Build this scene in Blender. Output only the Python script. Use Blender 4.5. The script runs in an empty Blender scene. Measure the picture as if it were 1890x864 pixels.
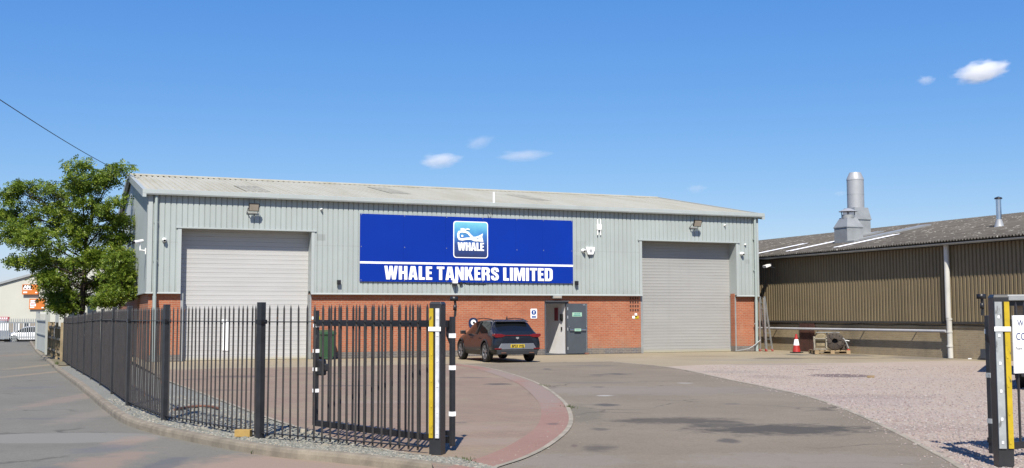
import bpy, bmesh, math, random
from mathutils import Vector, Matrix
from mathutils.geometry import tessellate_polygon
random.seed(7)
R = math.radians
sc = bpy.context.scene
COL = sc.collection
PI = math.pi

# ------------------------------------------------------------------ camera
F, PITCH, ROLL, YAW = 2036.0, .0732, -.0024, -.395
CAM = Vector((-3.1317, -41.7558, 1.65))
def cam_axes():
    fw = Vector((-math.sin(YAW)*math.cos(PITCH), math.cos(YAW)*math.cos(PITCH), math.sin(PITCH)))
    rt = Vector((math.cos(YAW), math.sin(YAW), 0)); up = rt.cross(fw)
    c, s = math.cos(ROLL), math.sin(ROLL)
    return fw, rt*c + up*s, up*c - rt*s
FW, RT, UP = cam_axes()
cd = bpy.data.cameras.new('camera'); cam = bpy.data.objects.new('camera', cd); COL.objects.link(cam)
cd.sensor_width = 36; cd.lens = F/1890*36; cd.clip_start = .1; cd.clip_end = 6000
cam.matrix_world = Matrix((( RT.x, UP.x, -FW.x, CAM.x), (RT.y, UP.y, -FW.y, CAM.y), (RT.z, UP.z, -FW.z, CAM.z), (0, 0, 0, 1)))
sc.camera = cam
def ray(px, py): return FW + RT*((px-945)/F) - UP*((py-432)/F)
def gp(px, py, z=0):                      # surveyed point of the photo on the level z
    d = ray(px, py); return CAM + d*((z-CAM.z)/d.z)
def at(px, py, dist): return CAM + ray(px, py)*dist
FH = Vector((FW.x, FW.y, 0)).normalized(); RH = Vector((RT.x, RT.y, 0)).normalized()

# ------------------------------------------------------------------ light, sky
SUN_EL = 47.5; SUN_TR = 24.3              # light travels (sin, cos) of SUN_TR
sd = bpy.data.lights.new('sun', 'SUN'); so = bpy.data.objects.new('sun', sd); COL.objects.link(so)
sd.energy = 4.9; sd.angle = R(.53); sd.color = (1, .935, .825)
trav = Vector((math.sin(R(SUN_TR))*math.cos(R(SUN_EL)), math.cos(R(SUN_TR))*math.cos(R(SUN_EL)), -math.sin(R(SUN_EL))))
so.rotation_euler = trav.to_track_quat('-Z', 'Y').to_euler(); so.location = (-20, -60, 60)
w = bpy.data.worlds.new('World'); sc.world = w; w.use_nodes = True
nt = w.node_tree; nt.nodes.clear()
sky = nt.nodes.new('ShaderNodeTexSky'); sky.sky_type = 'NISHITA'; sky.sun_disc = False
sky.sun_elevation = R(SUN_EL); sky.sun_rotation = R(180 + SUN_TR)
sky.air_density = 1.0; sky.dust_density = .35; sky.ozone_density = 3.0; sky.altitude = 100
hs = nt.nodes.new('ShaderNodeHueSaturation'); hs.inputs['Saturation'].default_value = 1.22; hs.inputs['Hue'].default_value = .508
bg = nt.nodes.new('ShaderNodeBackground'); bg.inputs['Strength'].default_value = .105
ow = nt.nodes.new('ShaderNodeOutputWorld')
nt.links.new(sky.outputs[0], hs.inputs['Color']); tint = nt.nodes.new('ShaderNodeMix'); tint.data_type = 'RGBA'; tint.blend_type = 'MULTIPLY'; tint.inputs[0].default_value = 1; tint.inputs[7].default_value = (.60, .725, .84, 1)
nt.links.new(hs.outputs[0], tint.inputs[6]); spc = nt.nodes.new('ShaderNodeSeparateColor'); cbc = nt.nodes.new('ShaderNodeCombineColor'); nt.links.new(tint.outputs[2], spc.inputs[0])
nt.links.new(spc.outputs[0], cbc.inputs[0])
for i_, (pw, ks) in enumerate(((.76, 1.25), (.45, 2.46))):      # a softer fall-off of blue towards the horizon
    m1 = nt.nodes.new('ShaderNodeMath'); m1.operation = 'POWER'; m1.inputs[1].default_value = pw; nt.links.new(spc.outputs[i_+1], m1.inputs[0])
    m2 = nt.nodes.new('ShaderNodeMath'); m2.operation = 'MULTIPLY'; m2.inputs[1].default_value = ks; nt.links.new(m1.outputs[0], m2.inputs[0]); nt.links.new(m2.outputs[0], cbc.inputs[i_+1])
nt.links.new(cbc.outputs[0], bg.inputs[0]); nt.links.new(bg.outputs[0], ow.inputs[0])
vs = sc.view_settings; vs.view_transform = 'Standard'; vs.look = 'None'; vs.gamma = 1; vs.exposure = .6
sc.cycles.volume_bounces = 8; sc.cycles.max_bounces = 12; sc.cycles.use_denoising = True

# ------------------------------------------------------------------ materials
class NT:
    def __init__(s, name):
        s.m = bpy.data.materials.new(name); s.m.use_nodes = True; s.t = s.m.node_tree
        s.b = s.t.nodes['Principled BSDF']; s.tc = None
    def n(s, typ, **kw):
        o = s.t.nodes.new(typ)
        for k, v in kw.items():
            if k in o.inputs.keys(): s.set(o.inputs[k], v)
            else: setattr(o, k, v)
        return o
    def set(s, inp, v):
        if isinstance(v, bpy.types.NodeSocket): s.t.links.new(v, inp)
        else: inp.default_value = v
    def co(s):
        if not s.tc: s.tc = s.n('ShaderNodeTexCoord')
        return s.tc.outputs['Object']
    def mapping(s, scale=(1, 1, 1), rot=(0, 0, 0), loc=(0, 0, 0)):
        o = s.n('ShaderNodeMapping'); s.t.links.new(s.co(), o.inputs[0])
        o.inputs['Scale'].default_value = scale; o.inputs['Rotation'].default_value = rot; o.inputs['Location'].default_value = loc
        return o.outputs[0]
    def noise(s, scale, vec=None, detail=4, rough=.6):
        o = s.n('ShaderNodeTexNoise'); s.t.links.new(vec or s.co(), o.inputs['Vector'])
        o.inputs['Scale'].default_value = scale; o.inputs['Detail'].default_value = detail; o.inputs['Roughness'].default_value = rough
        return o.outputs['Fac']
    def ramp(s, fac, a, b, lo=0., hi=1.):
        o = s.n('ShaderNodeMapRange', clamp=True); s.t.links.new(fac, o.inputs[0])
        o.inputs[1].default_value = a; o.inputs[2].default_value = b; o.inputs[3].default_value = lo; o.inputs[4].default_value = hi
        return o.outputs[0]
    def math(s, op, a, b=0., c=0.):
        o = s.n('ShaderNodeMath', operation=op)
        for i, v in enumerate((a, b, c)): s.set(o.inputs[i], v)
        return o.outputs[0]
    def mix(s, fac, a, b, mode='MIX'):
        o = s.n('ShaderNodeMix', data_type='RGBA', blend_type=mode)
        s.set(o.inputs[0], fac)
        for i, v in ((6, a), (7, b)): s.set(o.inputs[i], v if isinstance(v, bpy.types.NodeSocket) else (*v, 1))
        return o.outputs[2]
    def bump(s, h, strength=.3, dist=.01):
        o = s.n('ShaderNodeBump'); s.set(o.inputs['Strength'], strength); s.set(o.inputs['Distance'], dist)
        s.t.links.new(h, o.inputs['Height']); s.t.links.new(o.outputs[0], s.b.inputs['Normal'])
    K = .66                                       # the picture is exposed bright: base colours stay at real-world values
    def col(s, c, k=None):
        k = s.K if k is None else k
        s.set(s.b.inputs['Base Color'], s.mix(1.0, c, (k, k, k), 'MULTIPLY') if isinstance(c, bpy.types.NodeSocket) else (*[x*k for x in c], 1))
    def rm(s, r, m=0): s.set(s.b.inputs['Roughness'], r); s.set(s.b.inputs['Metallic'], m)

def mat(name, c, rough=.6, metal=0, var=.12, scale=3., fine=40., fvar=.06, streak=None, coat=0, spec=None, chips=None):
    k = NT(name); K = 1 if metal > .3 or 'white' in name or 'car' in name else None; a = k.noise(scale); b = k.noise(fine, detail=2)
    dark = tuple(x*(1-var*1.6) for x in c); light = tuple(min(1, x*(1+var)) for x in c)
    cc = k.mix(k.ramp(a, .3, .7), dark, light)
    cc = k.mix(k.ramp(b, .3, .7, 0, fvar*2), cc, tuple(x*.6 for x in c))
    if streak:                                    # vertical rain streaks of dirt
        sv = k.noise(1.0, k.mapping((streak[0], streak[0], .25)), detail=5)
        cc = k.mix(k.ramp(sv, .5, .8, 0, streak[1]), cc, streak[2])
    if chips:
        ch = k.noise(chips[0], k.mapping((1, 1, .45)), detail=6, rough=.7); cc = k.mix(k.ramp(ch, chips[1], chips[1]+.05, 0, .85), cc, chips[2])
        oi = k.n('ShaderNodeObjectInfo'); cc = k.mix(k.ramp(oi.outputs['Random'], 0, 1, 0, .35), cc, tuple(x*.5 for x in c))
    k.col(cc, K); k.rm(rough, metal)
    if coat: k.b.inputs['Coat Weight'].default_value = coat; k.b.inputs['Coat Roughness'].default_value = .04
    if spec is not None: k.b.inputs['Specular IOR Level'].default_value = spec
    return k.m

MT = {}
MT['clad'] = mat('grey_cladding', (.50, .56, .55), .5, 0, .04, .7, 30, .03, streak=(2.2, .3, (.33, .36, .34)))
def clad_mat():
    m = MT['clad']; k = NT.__new__(NT); k.m = m; k.t = m.node_tree; k.b = k.t.nodes['Principled BSDF']; k.tc = None
    c = k.b.inputs['Base Color'].links[0].from_socket; sep = k.n('ShaderNodeSeparateXYZ'); k.t.links.new(k.co(), sep.inputs[0]); wob = k.noise(5, detail=4)
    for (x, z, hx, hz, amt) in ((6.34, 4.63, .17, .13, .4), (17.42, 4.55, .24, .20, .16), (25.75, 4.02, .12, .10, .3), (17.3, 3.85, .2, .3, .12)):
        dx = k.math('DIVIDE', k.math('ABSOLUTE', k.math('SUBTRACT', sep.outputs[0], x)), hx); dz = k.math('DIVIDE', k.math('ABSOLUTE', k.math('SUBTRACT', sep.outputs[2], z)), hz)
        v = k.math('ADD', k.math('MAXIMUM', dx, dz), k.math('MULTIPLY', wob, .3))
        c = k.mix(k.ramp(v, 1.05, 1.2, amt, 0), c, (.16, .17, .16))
    wn = k.n('ShaderNodeTexWhiteNoise', noise_dimensions='1D'); k.t.links.new(k.math('FLOOR', k.math('ADD', sep.outputs[0], .1)), wn.inputs['W'])
    c = k.mix(k.ramp(wn.outputs['Value'], 0, 1, 0, .11), c, (.20, .21, .20))
    lap = k.math('ABSOLUTE', k.math('SUBTRACT', sep.outputs[2], 4.32)); c = k.mix(k.ramp(lap, .012, .03, .25, 0), c, (.22, .24, .23))
    dirt = k.math('MULTIPLY', k.ramp(sep.outputs[2], 2.5, 2.8, .45, 0), k.ramp(k.noise(1.4, k.mapping((3, 1, .3)), detail=5), .4, .7))
    c = k.mix(dirt, c, (.20, .20, .17))
    n = k.noise(1.0, k.mapping((4.5, 1, .16)), detail=4); c = k.mix(k.ramp(n, .56, .78, 0, .3), c, (.24, .26, .24))
    k.t.links.new(c, k.b.inputs['Base Color'])
clad_mat()
MT['gable'] = mat('gable_cladding', (.50, .56, .55), .5, 0, .04, .7, 30, .03, streak=(1.6, .35, (.33, .36, .34)))
MT['trim'] = mat('grey_trim', (.52, .57, .56), .45, 0, .05, .6, 20, .03, streak=(1.2, .25, (.38, .39, .36)))
MT['pipe'] = mat('grey_pipe', (.45, .52, .50), .45, 0, .05, 2, 30, .03)
MT['white'] = mat('white_plastic', (.8, .8, .79), .4, 0, .03, 3, 30, .02)
MT['white_paint'] = mat('white_paint', (.86, .85, .84), .6, 0, .04, 2, 30, .02)
MT['black'] = mat('black_steel', (.024, .024, .027), .42, 0, .3, 4, 60, .2)
MT['bar'] = mat('weathered_black_bar', (.060, .054, .053), .5, 0, .25, 4, 60, .2, chips=(16, .62, (.16, .075, .04)))
MT['black2'] = mat('black_rubber', (.012, .012, .013), .7, 0, .2, 4, 60, .2)
MT['dkgrey'] = mat('dark_grey_door', (.075, .09, .11), .5, 0, .1, 1.5, 30, .06)
MT['frame'] = mat('dark_frame', (.10, .11, .13), .5, 0, .1)
MT['galv'] = mat('galvanised_steel', (.55, .57, .58), .38, .75, .1, 2.5, 12, .06)
MT['greypipe'] = mat('grey_plastic_pipe', (.56, .56, .58), .6, 0, .06, 2, 30, .05)
MT['stack'] = mat('dull_stack_steel', (.52, .54, .56), .5, .2, .06, 2.5, 12, .05)
MT['galv_matt'] = mat('dull_zinc', (.46, .48, .48), .5, .3, .1, 2.5, 12, .06)
MT['chrome'] = mat('brushed_metal', (.7, .7, .7), .25, 1, .05)
MT['yellow'] = mat('yellow_paint', (.70, .50, .012), .5, 0, .14, 5, 30, .1, chips=(13, .62, (.10, .08, .05)))
MT['whitestrip'] = mat('white_strip', (.62, .64, .66), .5, 0, .14, 7, 30, .14, chips=(14, .62, (.20, .20, .21)))
MT['greystrip'] = mat('worn_grey_strip', (.56, .60, .61), .5, 0, .2, 5, 30, .15, chips=(9, .57, (.10, .10, .10)))
MT['green_bin'] = mat('green_plastic', (.035, .11, .045), .5, 0, .1)
MT['red'] = mat('red_plastic', (.52, .03, .025), .5, 0, .1)
MT['signblue'] = mat('sign_blue', (.003, .040, .40), .55, 0, .06, .35, 20, .02, spec=.12)
MT['safeblue'] = mat('safety_blue', (.02, .09, .36), .45)
MT['navy'] = mat('navy_plate', (.012, .03, .10), .45)
MT['safegreen'] = mat('pale_green_plate', (.42, .68, .52), .5, 0, .05)
MT['teal'] = mat('teal_print', (.1, .35, .33), .5)
MT['signwhite'] = mat('sign_white', (.86, .87, .88), .4, 0, .01, 2, 20, .01)
MT['signyellow'] = mat('sign_yellow', (.72, .52, .02), .5)
MT['orange'] = mat('sign_orange', (.78, .22, .03), .5, 0, .08)
MT['signred'] = mat('sign_red', (.45, .05, .08), .5)
MT['letter_blue'] = mat('letter_blue', (.10, .13, .30), .5)
MT['letter_grey'] = mat('letter_grey', (.45, .46, .48), .5)
MT['rust'] = mat('rust_steel', (.11, .042, .028), .85, 0, .3, 3, 25, .2)
MT['rusty_hose'] = mat('rusty_strip', (.22, .10, .065), .8, 0, .2)
MT['wood'] = mat('grey_wood', (.42, .33, .20), .85, 0, .25, 3, 25, .2)
MT['pallet'] = mat('pallet_wood', (.47, .34, .19), .8, 0, .2, 4, 25, .12)
MT['tan_iron'] = mat('tan_paint', (.36, .29, .17), .7, 0, .3, 7, 40, .25)
MT['dark_iron'] = mat('oily_iron', (.085, .065, .05), .75, 0, .4, 8, 60, .3)
MT['ybrick'] = mat('yellow_brick', (.55, .36, .11), .9, 0, .12, 10, 80, .15)
MT['stone'] = mat('pale_stone', (.42, .38, .30), .9, 0, .2, 8, 60, .2)
MT['conc'] = mat('pale_concrete', (.46, .42, .34), .9, 0, .12, 1.5, 25, .12)
MT['cream'] = mat('cream_cladding', (.66, .66, .58), .6, 0, .03, .5, 20, .02, streak=(1, .15, (.5, .5, .44)))
MT['tanbrick'] = None
MT['glassdk'] = mat('dark_glass', (.010, .012, .014), .05, 0, .05, spec=.25)
MT['glass'] = mat('pane_glass', (.06, .08, .1), .08, 0, .1, spec=.7)
MT['lens'] = mat('lamp_lens', (.52, .46, .38), .25, 0, .08)
MT['rooflight'] = mat('weathered_rooflight', (.50, .475, .36), .5, 0, .18, 1.2, 20, .1)
MT['whitepanel'] = mat('white_skylight', (.86, .87, .87), .4, 0, .02)
MT['pale_pipe'] = mat('pale_plastic_pipe', (.74, .73, .68), .4, 0, .06, 2, 30, .04)
MT['int_floor'] = mat('vinyl_floor', (.16, .17, .19), .4)
MT['paint_car'] = mat('blue_grey_car_paint', (.010, .013, .020), .22, .1, .02, 2, 300, .03, coat=.3, spec=.3)
MT['paint_white'] = mat('white_car_paint', (.75, .76, .77), .3, 0, .01, coat=1)
MT['paint_silver'] = mat('silver_car_paint', (.30, .33, .38), .3, .4, .01, coat=1)
MT['paint_maroon'] = mat('maroon_car_paint', (.05, .012, .016), .25, .3, .02, coat=1)
MT['tail_red'] = mat('tail_lamp_red', (.20, .008, .012), .2, 0, .1, coat=.5)
MT['plate'] = mat('plate_yellow', (.80, .58, .02), .45, 0, .02)
MT['grey_bumper'] = mat('grey_bumper_trim', (.035, .037, .04), .5, 0, .1)
MT['bumper_silver'] = mat('silver_bumper_trim', (.24, .25, .27), .35, .6, .05)
MT['bark'] = mat('dark_bark', (.055, .04, .028), .95, 0, .3, 6, 40, .2)
MT['palisade'] = mat('palisade_steel', (.42, .45, .46), .5, .3, .1)
MT['greysheet'] = mat('grey_sheet_fence', (.46, .49, .47), .55, 0, .06, 1, 20, .05)
MT['cable'] = mat('black_cable', (.02, .02, .022), .6)
MT['asbestos_edge'] = mat('dark_fascia', (.06, .055, .05), .8, 0, .2)

def brick_mat(name, c1, c2, mortar, axis='X', scale=1., stain=None, msize=.012):
    k = NT(name)
    sep = k.n('ShaderNodeSeparateXYZ'); k.t.links.new(k.co(), sep.inputs[0])
    cb = k.n('ShaderNodeCombineXYZ'); k.t.links.new(sep.outputs[axis], cb.inputs[0]); k.t.links.new(sep.outputs['Z'], cb.inputs[1])
    br = k.n('ShaderNodeTexBrick'); k.t.links.new(cb.outputs[0], br.inputs['Vector'])
    br.inputs['Color1'].default_value = (*c1, 1); br.inputs['Color2'].default_value = (*c2, 1); br.inputs['Mortar'].default_value = (*mortar, 1)
    br.inputs['Scale'].default_value = 1; br.inputs['Brick Width'].default_value = .225*scale; br.inputs['Row Height'].default_value = .075*scale
    br.inputs['Mortar Size'].default_value = msize; br.inputs['Mortar Smooth'].default_value = .3; br.inputs['Bias'].default_value = -.1
    n1 = k.noise(1.3, detail=5); n2 = k.noise(14, k.mapping((1, 1, 3)), detail=2)
    c = k.mix(k.ramp(n1, .42, .75, 0, .35), br.outputs[0], tuple(x*.62 for x in c1))
    c = k.mix(k.ramp(n2, .45, .75, 0, .28), c, tuple(min(1, x*1.25) for x in mortar))
    n3 = k.noise(9, k.mapping((1.2, 1.2, 5)), detail=1)
    c = k.mix(k.ramp(n3, .62, .72, 0, .5), c, tuple(x*.55 for x in c2))
    sepb = k.n('ShaderNodeSeparateXYZ'); k.t.links.new(k.co(), sepb.inputs[0])
    n5 = k.noise(.55, k.mapping((1, 1, 1.6)), detail=5); c = k.mix(k.ramp(n5, .45, .72, 0, .38), c, tuple(x*.72 for x in c2))
    n6 = k.noise(2.4, k.mapping((1.4, 1.4, .5)), detail=6); c = k.mix(k.ramp(n6, .58, .74, 0, .3), c, tuple(min(1, x*1.2) for x in mortar))
    c = k.mix(k.math('MULTIPLY', k.ramp(sepb.outputs[2], .15, .75, .55, 0), k.ramp(n6, .35, .65)), c, (.30, .24, .17))
    if stain:
        n4 = k.noise(.8, k.mapping((1, 1, .5)), detail=6)
        c = k.mix(k.ramp(n4, .5, .7, 0, stain[1]), c, stain[0])
    k.col(c); k.rm(.9)
    k.bump(br.outputs['Fac'], .4, -.006)
    return k.m
MT['brick'] = brick_mat('red_brick', (.56, .165, .072), (.45, .118, .054), (.47, .29, .19))
MT['bluebrick'] = brick_mat('blue_brick', (.14, .135, .15), (.11, .105, .12), (.30, .29, .27))
MT['oldbrick'] = brick_mat('old_brick', (.47, .37, .215), (.38, .29, .17), (.45, .39, .28), 'Y', 1, ((.20, .165, .11), .5))
MT['outbrick'] = brick_mat('tan_outbuilding_brick', (.42, .26, .14), (.36, .21, .11), (.36, .29, .2), 'Y')
MT['tanbrick'] = brick_mat('tan_brick', (.40, .30, .20), (.36, .27, .18), (.38, .33, .26))
MT['gablebrick'] = brick_mat('gable_red_brick', (.58, .185, .082), (.47, .135, .062), (.50, .32, .21), 'Y')

def door_mat(name, c, streakc, pitch=.17):
    k = NT(name)
    n1 = k.noise(.7, k.mapping((.4, 1, 1.6)), detail=5); n2 = k.noise(2.5, k.mapping((.25, 1, 8)), detail=3)
    cc = k.mix(k.ramp(n1, .35, .7), tuple(x*.93 for x in c), tuple(x*1.05 for x in c))
    cc = k.mix(k.ramp(n2, .5, .75, 0, .25), cc, streakc)
    sep = k.n('ShaderNodeSeparateXYZ'); k.t.links.new(k.co(), sep.inputs[0])
    wn = k.n('ShaderNodeTexWhiteNoise', noise_dimensions='1D'); k.t.links.new(k.math('FLOOR', k.math('DIVIDE', sep.outputs[2], pitch)), wn.inputs['W'])
    cc = k.mix(k.ramp(wn.outputs['Value'], 0, 1, 0, .09), cc, tuple(x*.62 for x in c))
    n3 = k.noise(1.2, k.mapping((1.8, 1, .12)), detail=5); cc = k.mix(k.ramp(n3, .56, .78, 0, .22), cc, tuple(x*.6 for x in c))
    cc = k.mix(k.ramp(sep.outputs[2], .0, .16, .65, 0), cc, (.52, .46, .27))      # rust and dirt along the bottom bar
    k.col(cc); k.rm(.45); return k.m
MT['doorL'] = door_mat('white_shutter', (.62, .62, .615), (.56, .56, .55))
MT['doorR'] = door_mat('grey_shutter', (.475, .475, .465), (.42, .415, .405), .13)

def roof_mat():
    k = NT('cream_roof_sheet')
    n1 = k.noise(.9, k.mapping((1.6, .25, .25)), detail=6); n2 = k.noise(6, k.mapping((1, .4, .4)))
    c = k.mix(k.ramp(n1, .38, .72), (.60, .58, .47), (.50, .47, .34))
    c = k.mix(k.ramp(n2, .55, .8, 0, .4), c, (.36, .33, .24))
    k.col(c); k.rm(.55); return k.m
MT['roof'] = roof_mat()
def asb_mat():
    k = NT('lichen_fibre_cement')
    n1 = k.noise(1.1, detail=6); n2 = k.noise(5, detail=6, rough=.75); n3 = k.noise(5, k.mapping((.6, 1, 1)), detail=4)
    c = k.mix(k.ramp(n1, .35, .7), (.095, .085, .072), (.155, .14, .12))
    c = k.mix(k.ramp(n2, .52, .68, 0, .55), c, (.085, .068, .05))
    c = k.mix(k.ramp(n3, .60, .66, 0, .85), c, (.48, .46, .41))
    k.col(c); k.rm(.95); return k.m
MT['asb'] = asb_mat()
MT['brown'] = mat('brown_cladding', (.235, .182, .102), .55, 0, .10, .6, 25, .05, streak=(1.6, .4, (.115, .095, .052)))

# ground: base colours with stains of their own shape (oil, patches, dust)
def ground_mat(name, c1, c2, stains=(), grain=120, grainv=.25, grainc=None, bump=.25, rough=.93, extra=None, big=.45, cracks=0):
    k = NT(name)
    n0 = k.noise(big, detail=6, rough=.65); n1 = k.noise(grain, detail=2); n2 = k.noise(7, detail=5)
    wob = k.noise(2.6, detail=8, rough=.72)
    c = k.mix(k.ramp(n0, .32, .68), c1, c2)
    c = k.mix(k.ramp(n2, .5, .75, 0, .35), c, tuple(x*.72 for x in c1))
    if extra: c = extra(k, c)
    g = grainc or tuple(x*.45 for x in c1)
    c = k.mix(k.ramp(n1, .50, .72, 0, grainv*2), c, g)
    c = k.mix(k.ramp(n1, .45, .25, 0, grainv), c, tuple(min(1, x*1.6) for x in c2))
    if cracks:                                    # thin wandering cracks
        wv = k.n('ShaderNodeTexNoise'); k.t.links.new(k.co(), wv.inputs['Vector']); wv.inputs['Scale'].default_value = 1.1; wv.inputs['Detail'].default_value = 5
        va = k.n('ShaderNodeVectorMath', operation='MULTIPLY_ADD'); k.t.links.new(wv.outputs['Color'], va.inputs[0]); va.inputs[1].default_value = (1.3, 1.3, 0); k.t.links.new(k.co(), va.inputs[2])
        vo = k.n('ShaderNodeTexVoronoi', feature='DISTANCE_TO_EDGE'); k.t.links.new(va.outputs[0], vo.inputs['Vector']); vo.inputs['Scale'].default_value = cracks
        msk = k.ramp(k.noise(.35, detail=2), .50, .58)
        cm = k.math('MULTIPLY', k.ramp(vo.outputs['Distance'], .004, .018, 1, 0), msk)
        c = k.mix(k.math('MULTIPLY', cm, .75), c, tuple(x*.42 for x in c1))
        sp = k.noise(26, detail=3); c = k.mix(k.ramp(sp, .58, .70, 0, .5), c, tuple(x*.55 for x in c1)); c = k.mix(k.ramp(sp, .40, .30, 0, .45), c, tuple(min(1, x*1.45) for x in c2))
    for (px, py, rx, ry, colr, amt, *o) in stains:
        ctr = gp(px, py); d = (ctr-CAM).dot(FH); rxm = rx/F*d; rym = max(.05, ry/F*d*d/CAM.z)
        mp = k.n('ShaderNodeMapping', vector_type='TEXTURE'); k.t.links.new(k.co(), mp.inputs[0])
        mp.inputs['Location'].default_value = (ctr.x, ctr.y, 0); mp.inputs['Rotation'].default_value = (0, 0, YAW)
        mp.inputs['Scale'].default_value = (rxm, rym, 50)
        ln = k.n('ShaderNodeVectorMath', operation='LENGTH'); k.t.links.new(mp.outputs[0], ln.inputs[0])
        v = k.math('ADD', ln.outputs['Value'], k.math('MULTIPLY', k.math('SUBTRACT', wob, .5), o[0] if o else 2.3))
        c = k.mix(k.ramp(v, o[1] if len(o) > 1 else .55, 1.05, amt, 0), c, colr)
    k.col(c); k.rm(rough)
    k.bump(n1, bump, .012)
    return k.m
DUST = (.36, .265, .20)
MT['asphalt'] = ground_mat('worn_asphalt', (.236, .194, .138), (.30, .25, .180), grain=70, grainv=.22, cracks=.42, stains=[
    (1250, 776, 130, 7, (.085, .072, .055), .8), (1440, 792, 190, 11, (.06, .052, .042), .85), (1330, 783, 70, 9, (.085, .075, .06), .6),
    (1118, 747, 26, 3, (.08, .075, .07), .85), (1345, 813, 24, 5, (.09, .08, .07), .8), (1105, 826, 34, 8, (.10, .085, .07), .7), (1110, 792, 22, 3, (.10, .09, .075), .7),
    (1075, 762, 40, 20, (.17, .155, .11), .6), (1105, 692, 22, 1.3, (.10, .09, .085), .8), (1140, 690, 30, 1.6, (.09, .085, .08), .8), (1105, 714, 14, 1.5, (.09, .085, .08), .8),
    (1010, 681, 10, 1.2, (.08, .08, .08), .8), (1090, 675, 60, 1.2, (.13, .12, .11), .6), (1100, 706, 90, 2, (.15, .14, .13), .4), (1115, 730, 14, 1.4, (.5, .48, .44), .9),
    (1200, 720, 300, 9, (.29, .26, .22), .5), (1500, 850, 280, 18, (.30, .26, .215), .6), (1000, 850, 200, 16, (.29, .255, .215), .5),
    (1060, 822, 9, 3, (.12, .08, .07), .6), (1265, 707, 14, 2, (.4, .38, .34), .6), (1350, 745, 16, 1.2, (.13, .12, .11), .7)])
MT['road'] = ground_mat('grey_road_asphalt', (.194, .184, .152), (.236, .224, .186), grain=60, grainv=.18, cracks=.3, stains=[
    (110, 793, 190, 9, (.275, .265, .235), .75, .25, .93), (60, 705, 60, 3, (.15, .155, .16), .6), (95, 760, 130, 2, (.14, .145, .15), .5),
    (20, 645, 30, 3, (.30, .22, .15), .5), (500, 872, 300, 74, DUST, .95, .8, .8), (180, 838, 75, 30, (.31, .235, .18), .9), (150, 722, 34, 22, (.30, .24, .19), .7), (165, 755, 40, 16, (.30, .255, .21), .5),
    (235, 800, 40, 12, DUST, .6), (102, 672, 14, 14, (.34, .27, .19), .8), (290, 845, 36, 24, (.125, .13, .14), .7), (190, 812, 60, 9, (.15, .155, .165), .6), (85, 845, 60, 4, (.14, .14, .15), .5), (90, 660, 14, 8, (.36, .29, .2), .7)])
def herring(k, c):
    br = k.n('ShaderNodeTexBrick'); k.t.links.new(k.mapping((1, 1, 1), (0, 0, R(45))), br.inputs['Vector'])
    br.inputs['Color1'].default_value = (.34, .215, .16, 1); br.inputs['Color2'].default_value = (.265, .18, .14, 1); br.inputs['Mortar'].default_value = (.17, .14, .11, 1)
    br.inputs['Scale'].default_value = 1; br.inputs['Brick Width'].default_value = .2; br.inputs['Row Height'].default_value = .1; br.inputs['Mortar Size'].default_value = .006
    n = k.noise(.6, detail=6)
    return k.mix(k.ramp(n, .42, .72, .2, .8), br.outputs[0], c)
MT['pavers'] = ground_mat('dusty_red_pavers', (.315, .252, .163), (.385, .318, .212), extra=herring, grain=60, grainv=.1, bump=.15, stains=[
    (920, 709, 30, 2, (.09, .07, .065), .85), (1000, 726, 26, 2.5, (.10, .08, .075), .8), (870, 697, 34, 1.5, (.13, .10, .09), .6), (450, 695, 70, 2, (.11, .085, .08), .7),
    (640, 712, 70, 1.6, (.12, .095, .09), .6), (600, 690, 60, 1.2, (.12, .095, .09), .6), (360, 700, 30, 1.4, (.12, .1, .09), .6), (420, 720, 60, 1.5, (.12, .095, .09), .5), (960, 703, 20, 1.2, (.13, .1, .09), .6),
    (870, 790, 130, 6, (.36, .27, .215), .5), (930, 815, 110, 8, (.35, .275, .22), .6), (700, 742, 100, 3, (.37, .29, .23), .5), (850, 780, 14, 1.3, (.15, .12, .1), .6)])
MT['paverborder'] = ground_mat('red_border_pavers', (.33, .185, .14), (.37, .225, .17), grain=60, grainv=.1, bump=.15, stains=[
    (1000, 720, 46, 34, (.32, .245, .20), .9), (930, 690, 60, 14, (.32, .25, .205), .95), (1020, 783, 14, 2, (.14, .1, .09), .7)])
MT['edging'] = mat('concrete_edging', (.44, .39, .30), .9, 0, .2, 2, 30, .15)
MT['apron'] = ground_mat('stained_concrete_apron', (.37, .305, .20), (.43, .36, .245), grain=50, grainv=.12, stains=[
    (1440, 661, 60, 1.6, (.10, .085, .065), .75), (1560, 661, 90, 1.5, (.22, .17, .1), .6), (1300, 657, 70, 1.5, (.26, .21, .13), .6), (1380, 664, 120, 2, (.33, .29, .22), .8),
    (1560, 655, 60, 3, (.13, .115, .095), .7), (1700, 660, 70, 4, (.16, .14, .12), .7), (1640, 667, 70, 1.6, (.45, .38, .26), .7), (1470, 654, 26, 2, (.10, .10, .09), .7)])
def pebbles(k, c):
    v = k.n('ShaderNodeTexVoronoi'); k.t.links.new(k.co(), v.inputs['Vector']); v.inputs['Scale'].default_value = 26
    b = k.n('ShaderNodeRGBToBW'); k.t.links.new(v.outputs['Color'], b.inputs[0])
    return k.mix(k.ramp(b.outputs[0], .2, .8, 0, .8), c, (.50, .425, .375))
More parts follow.
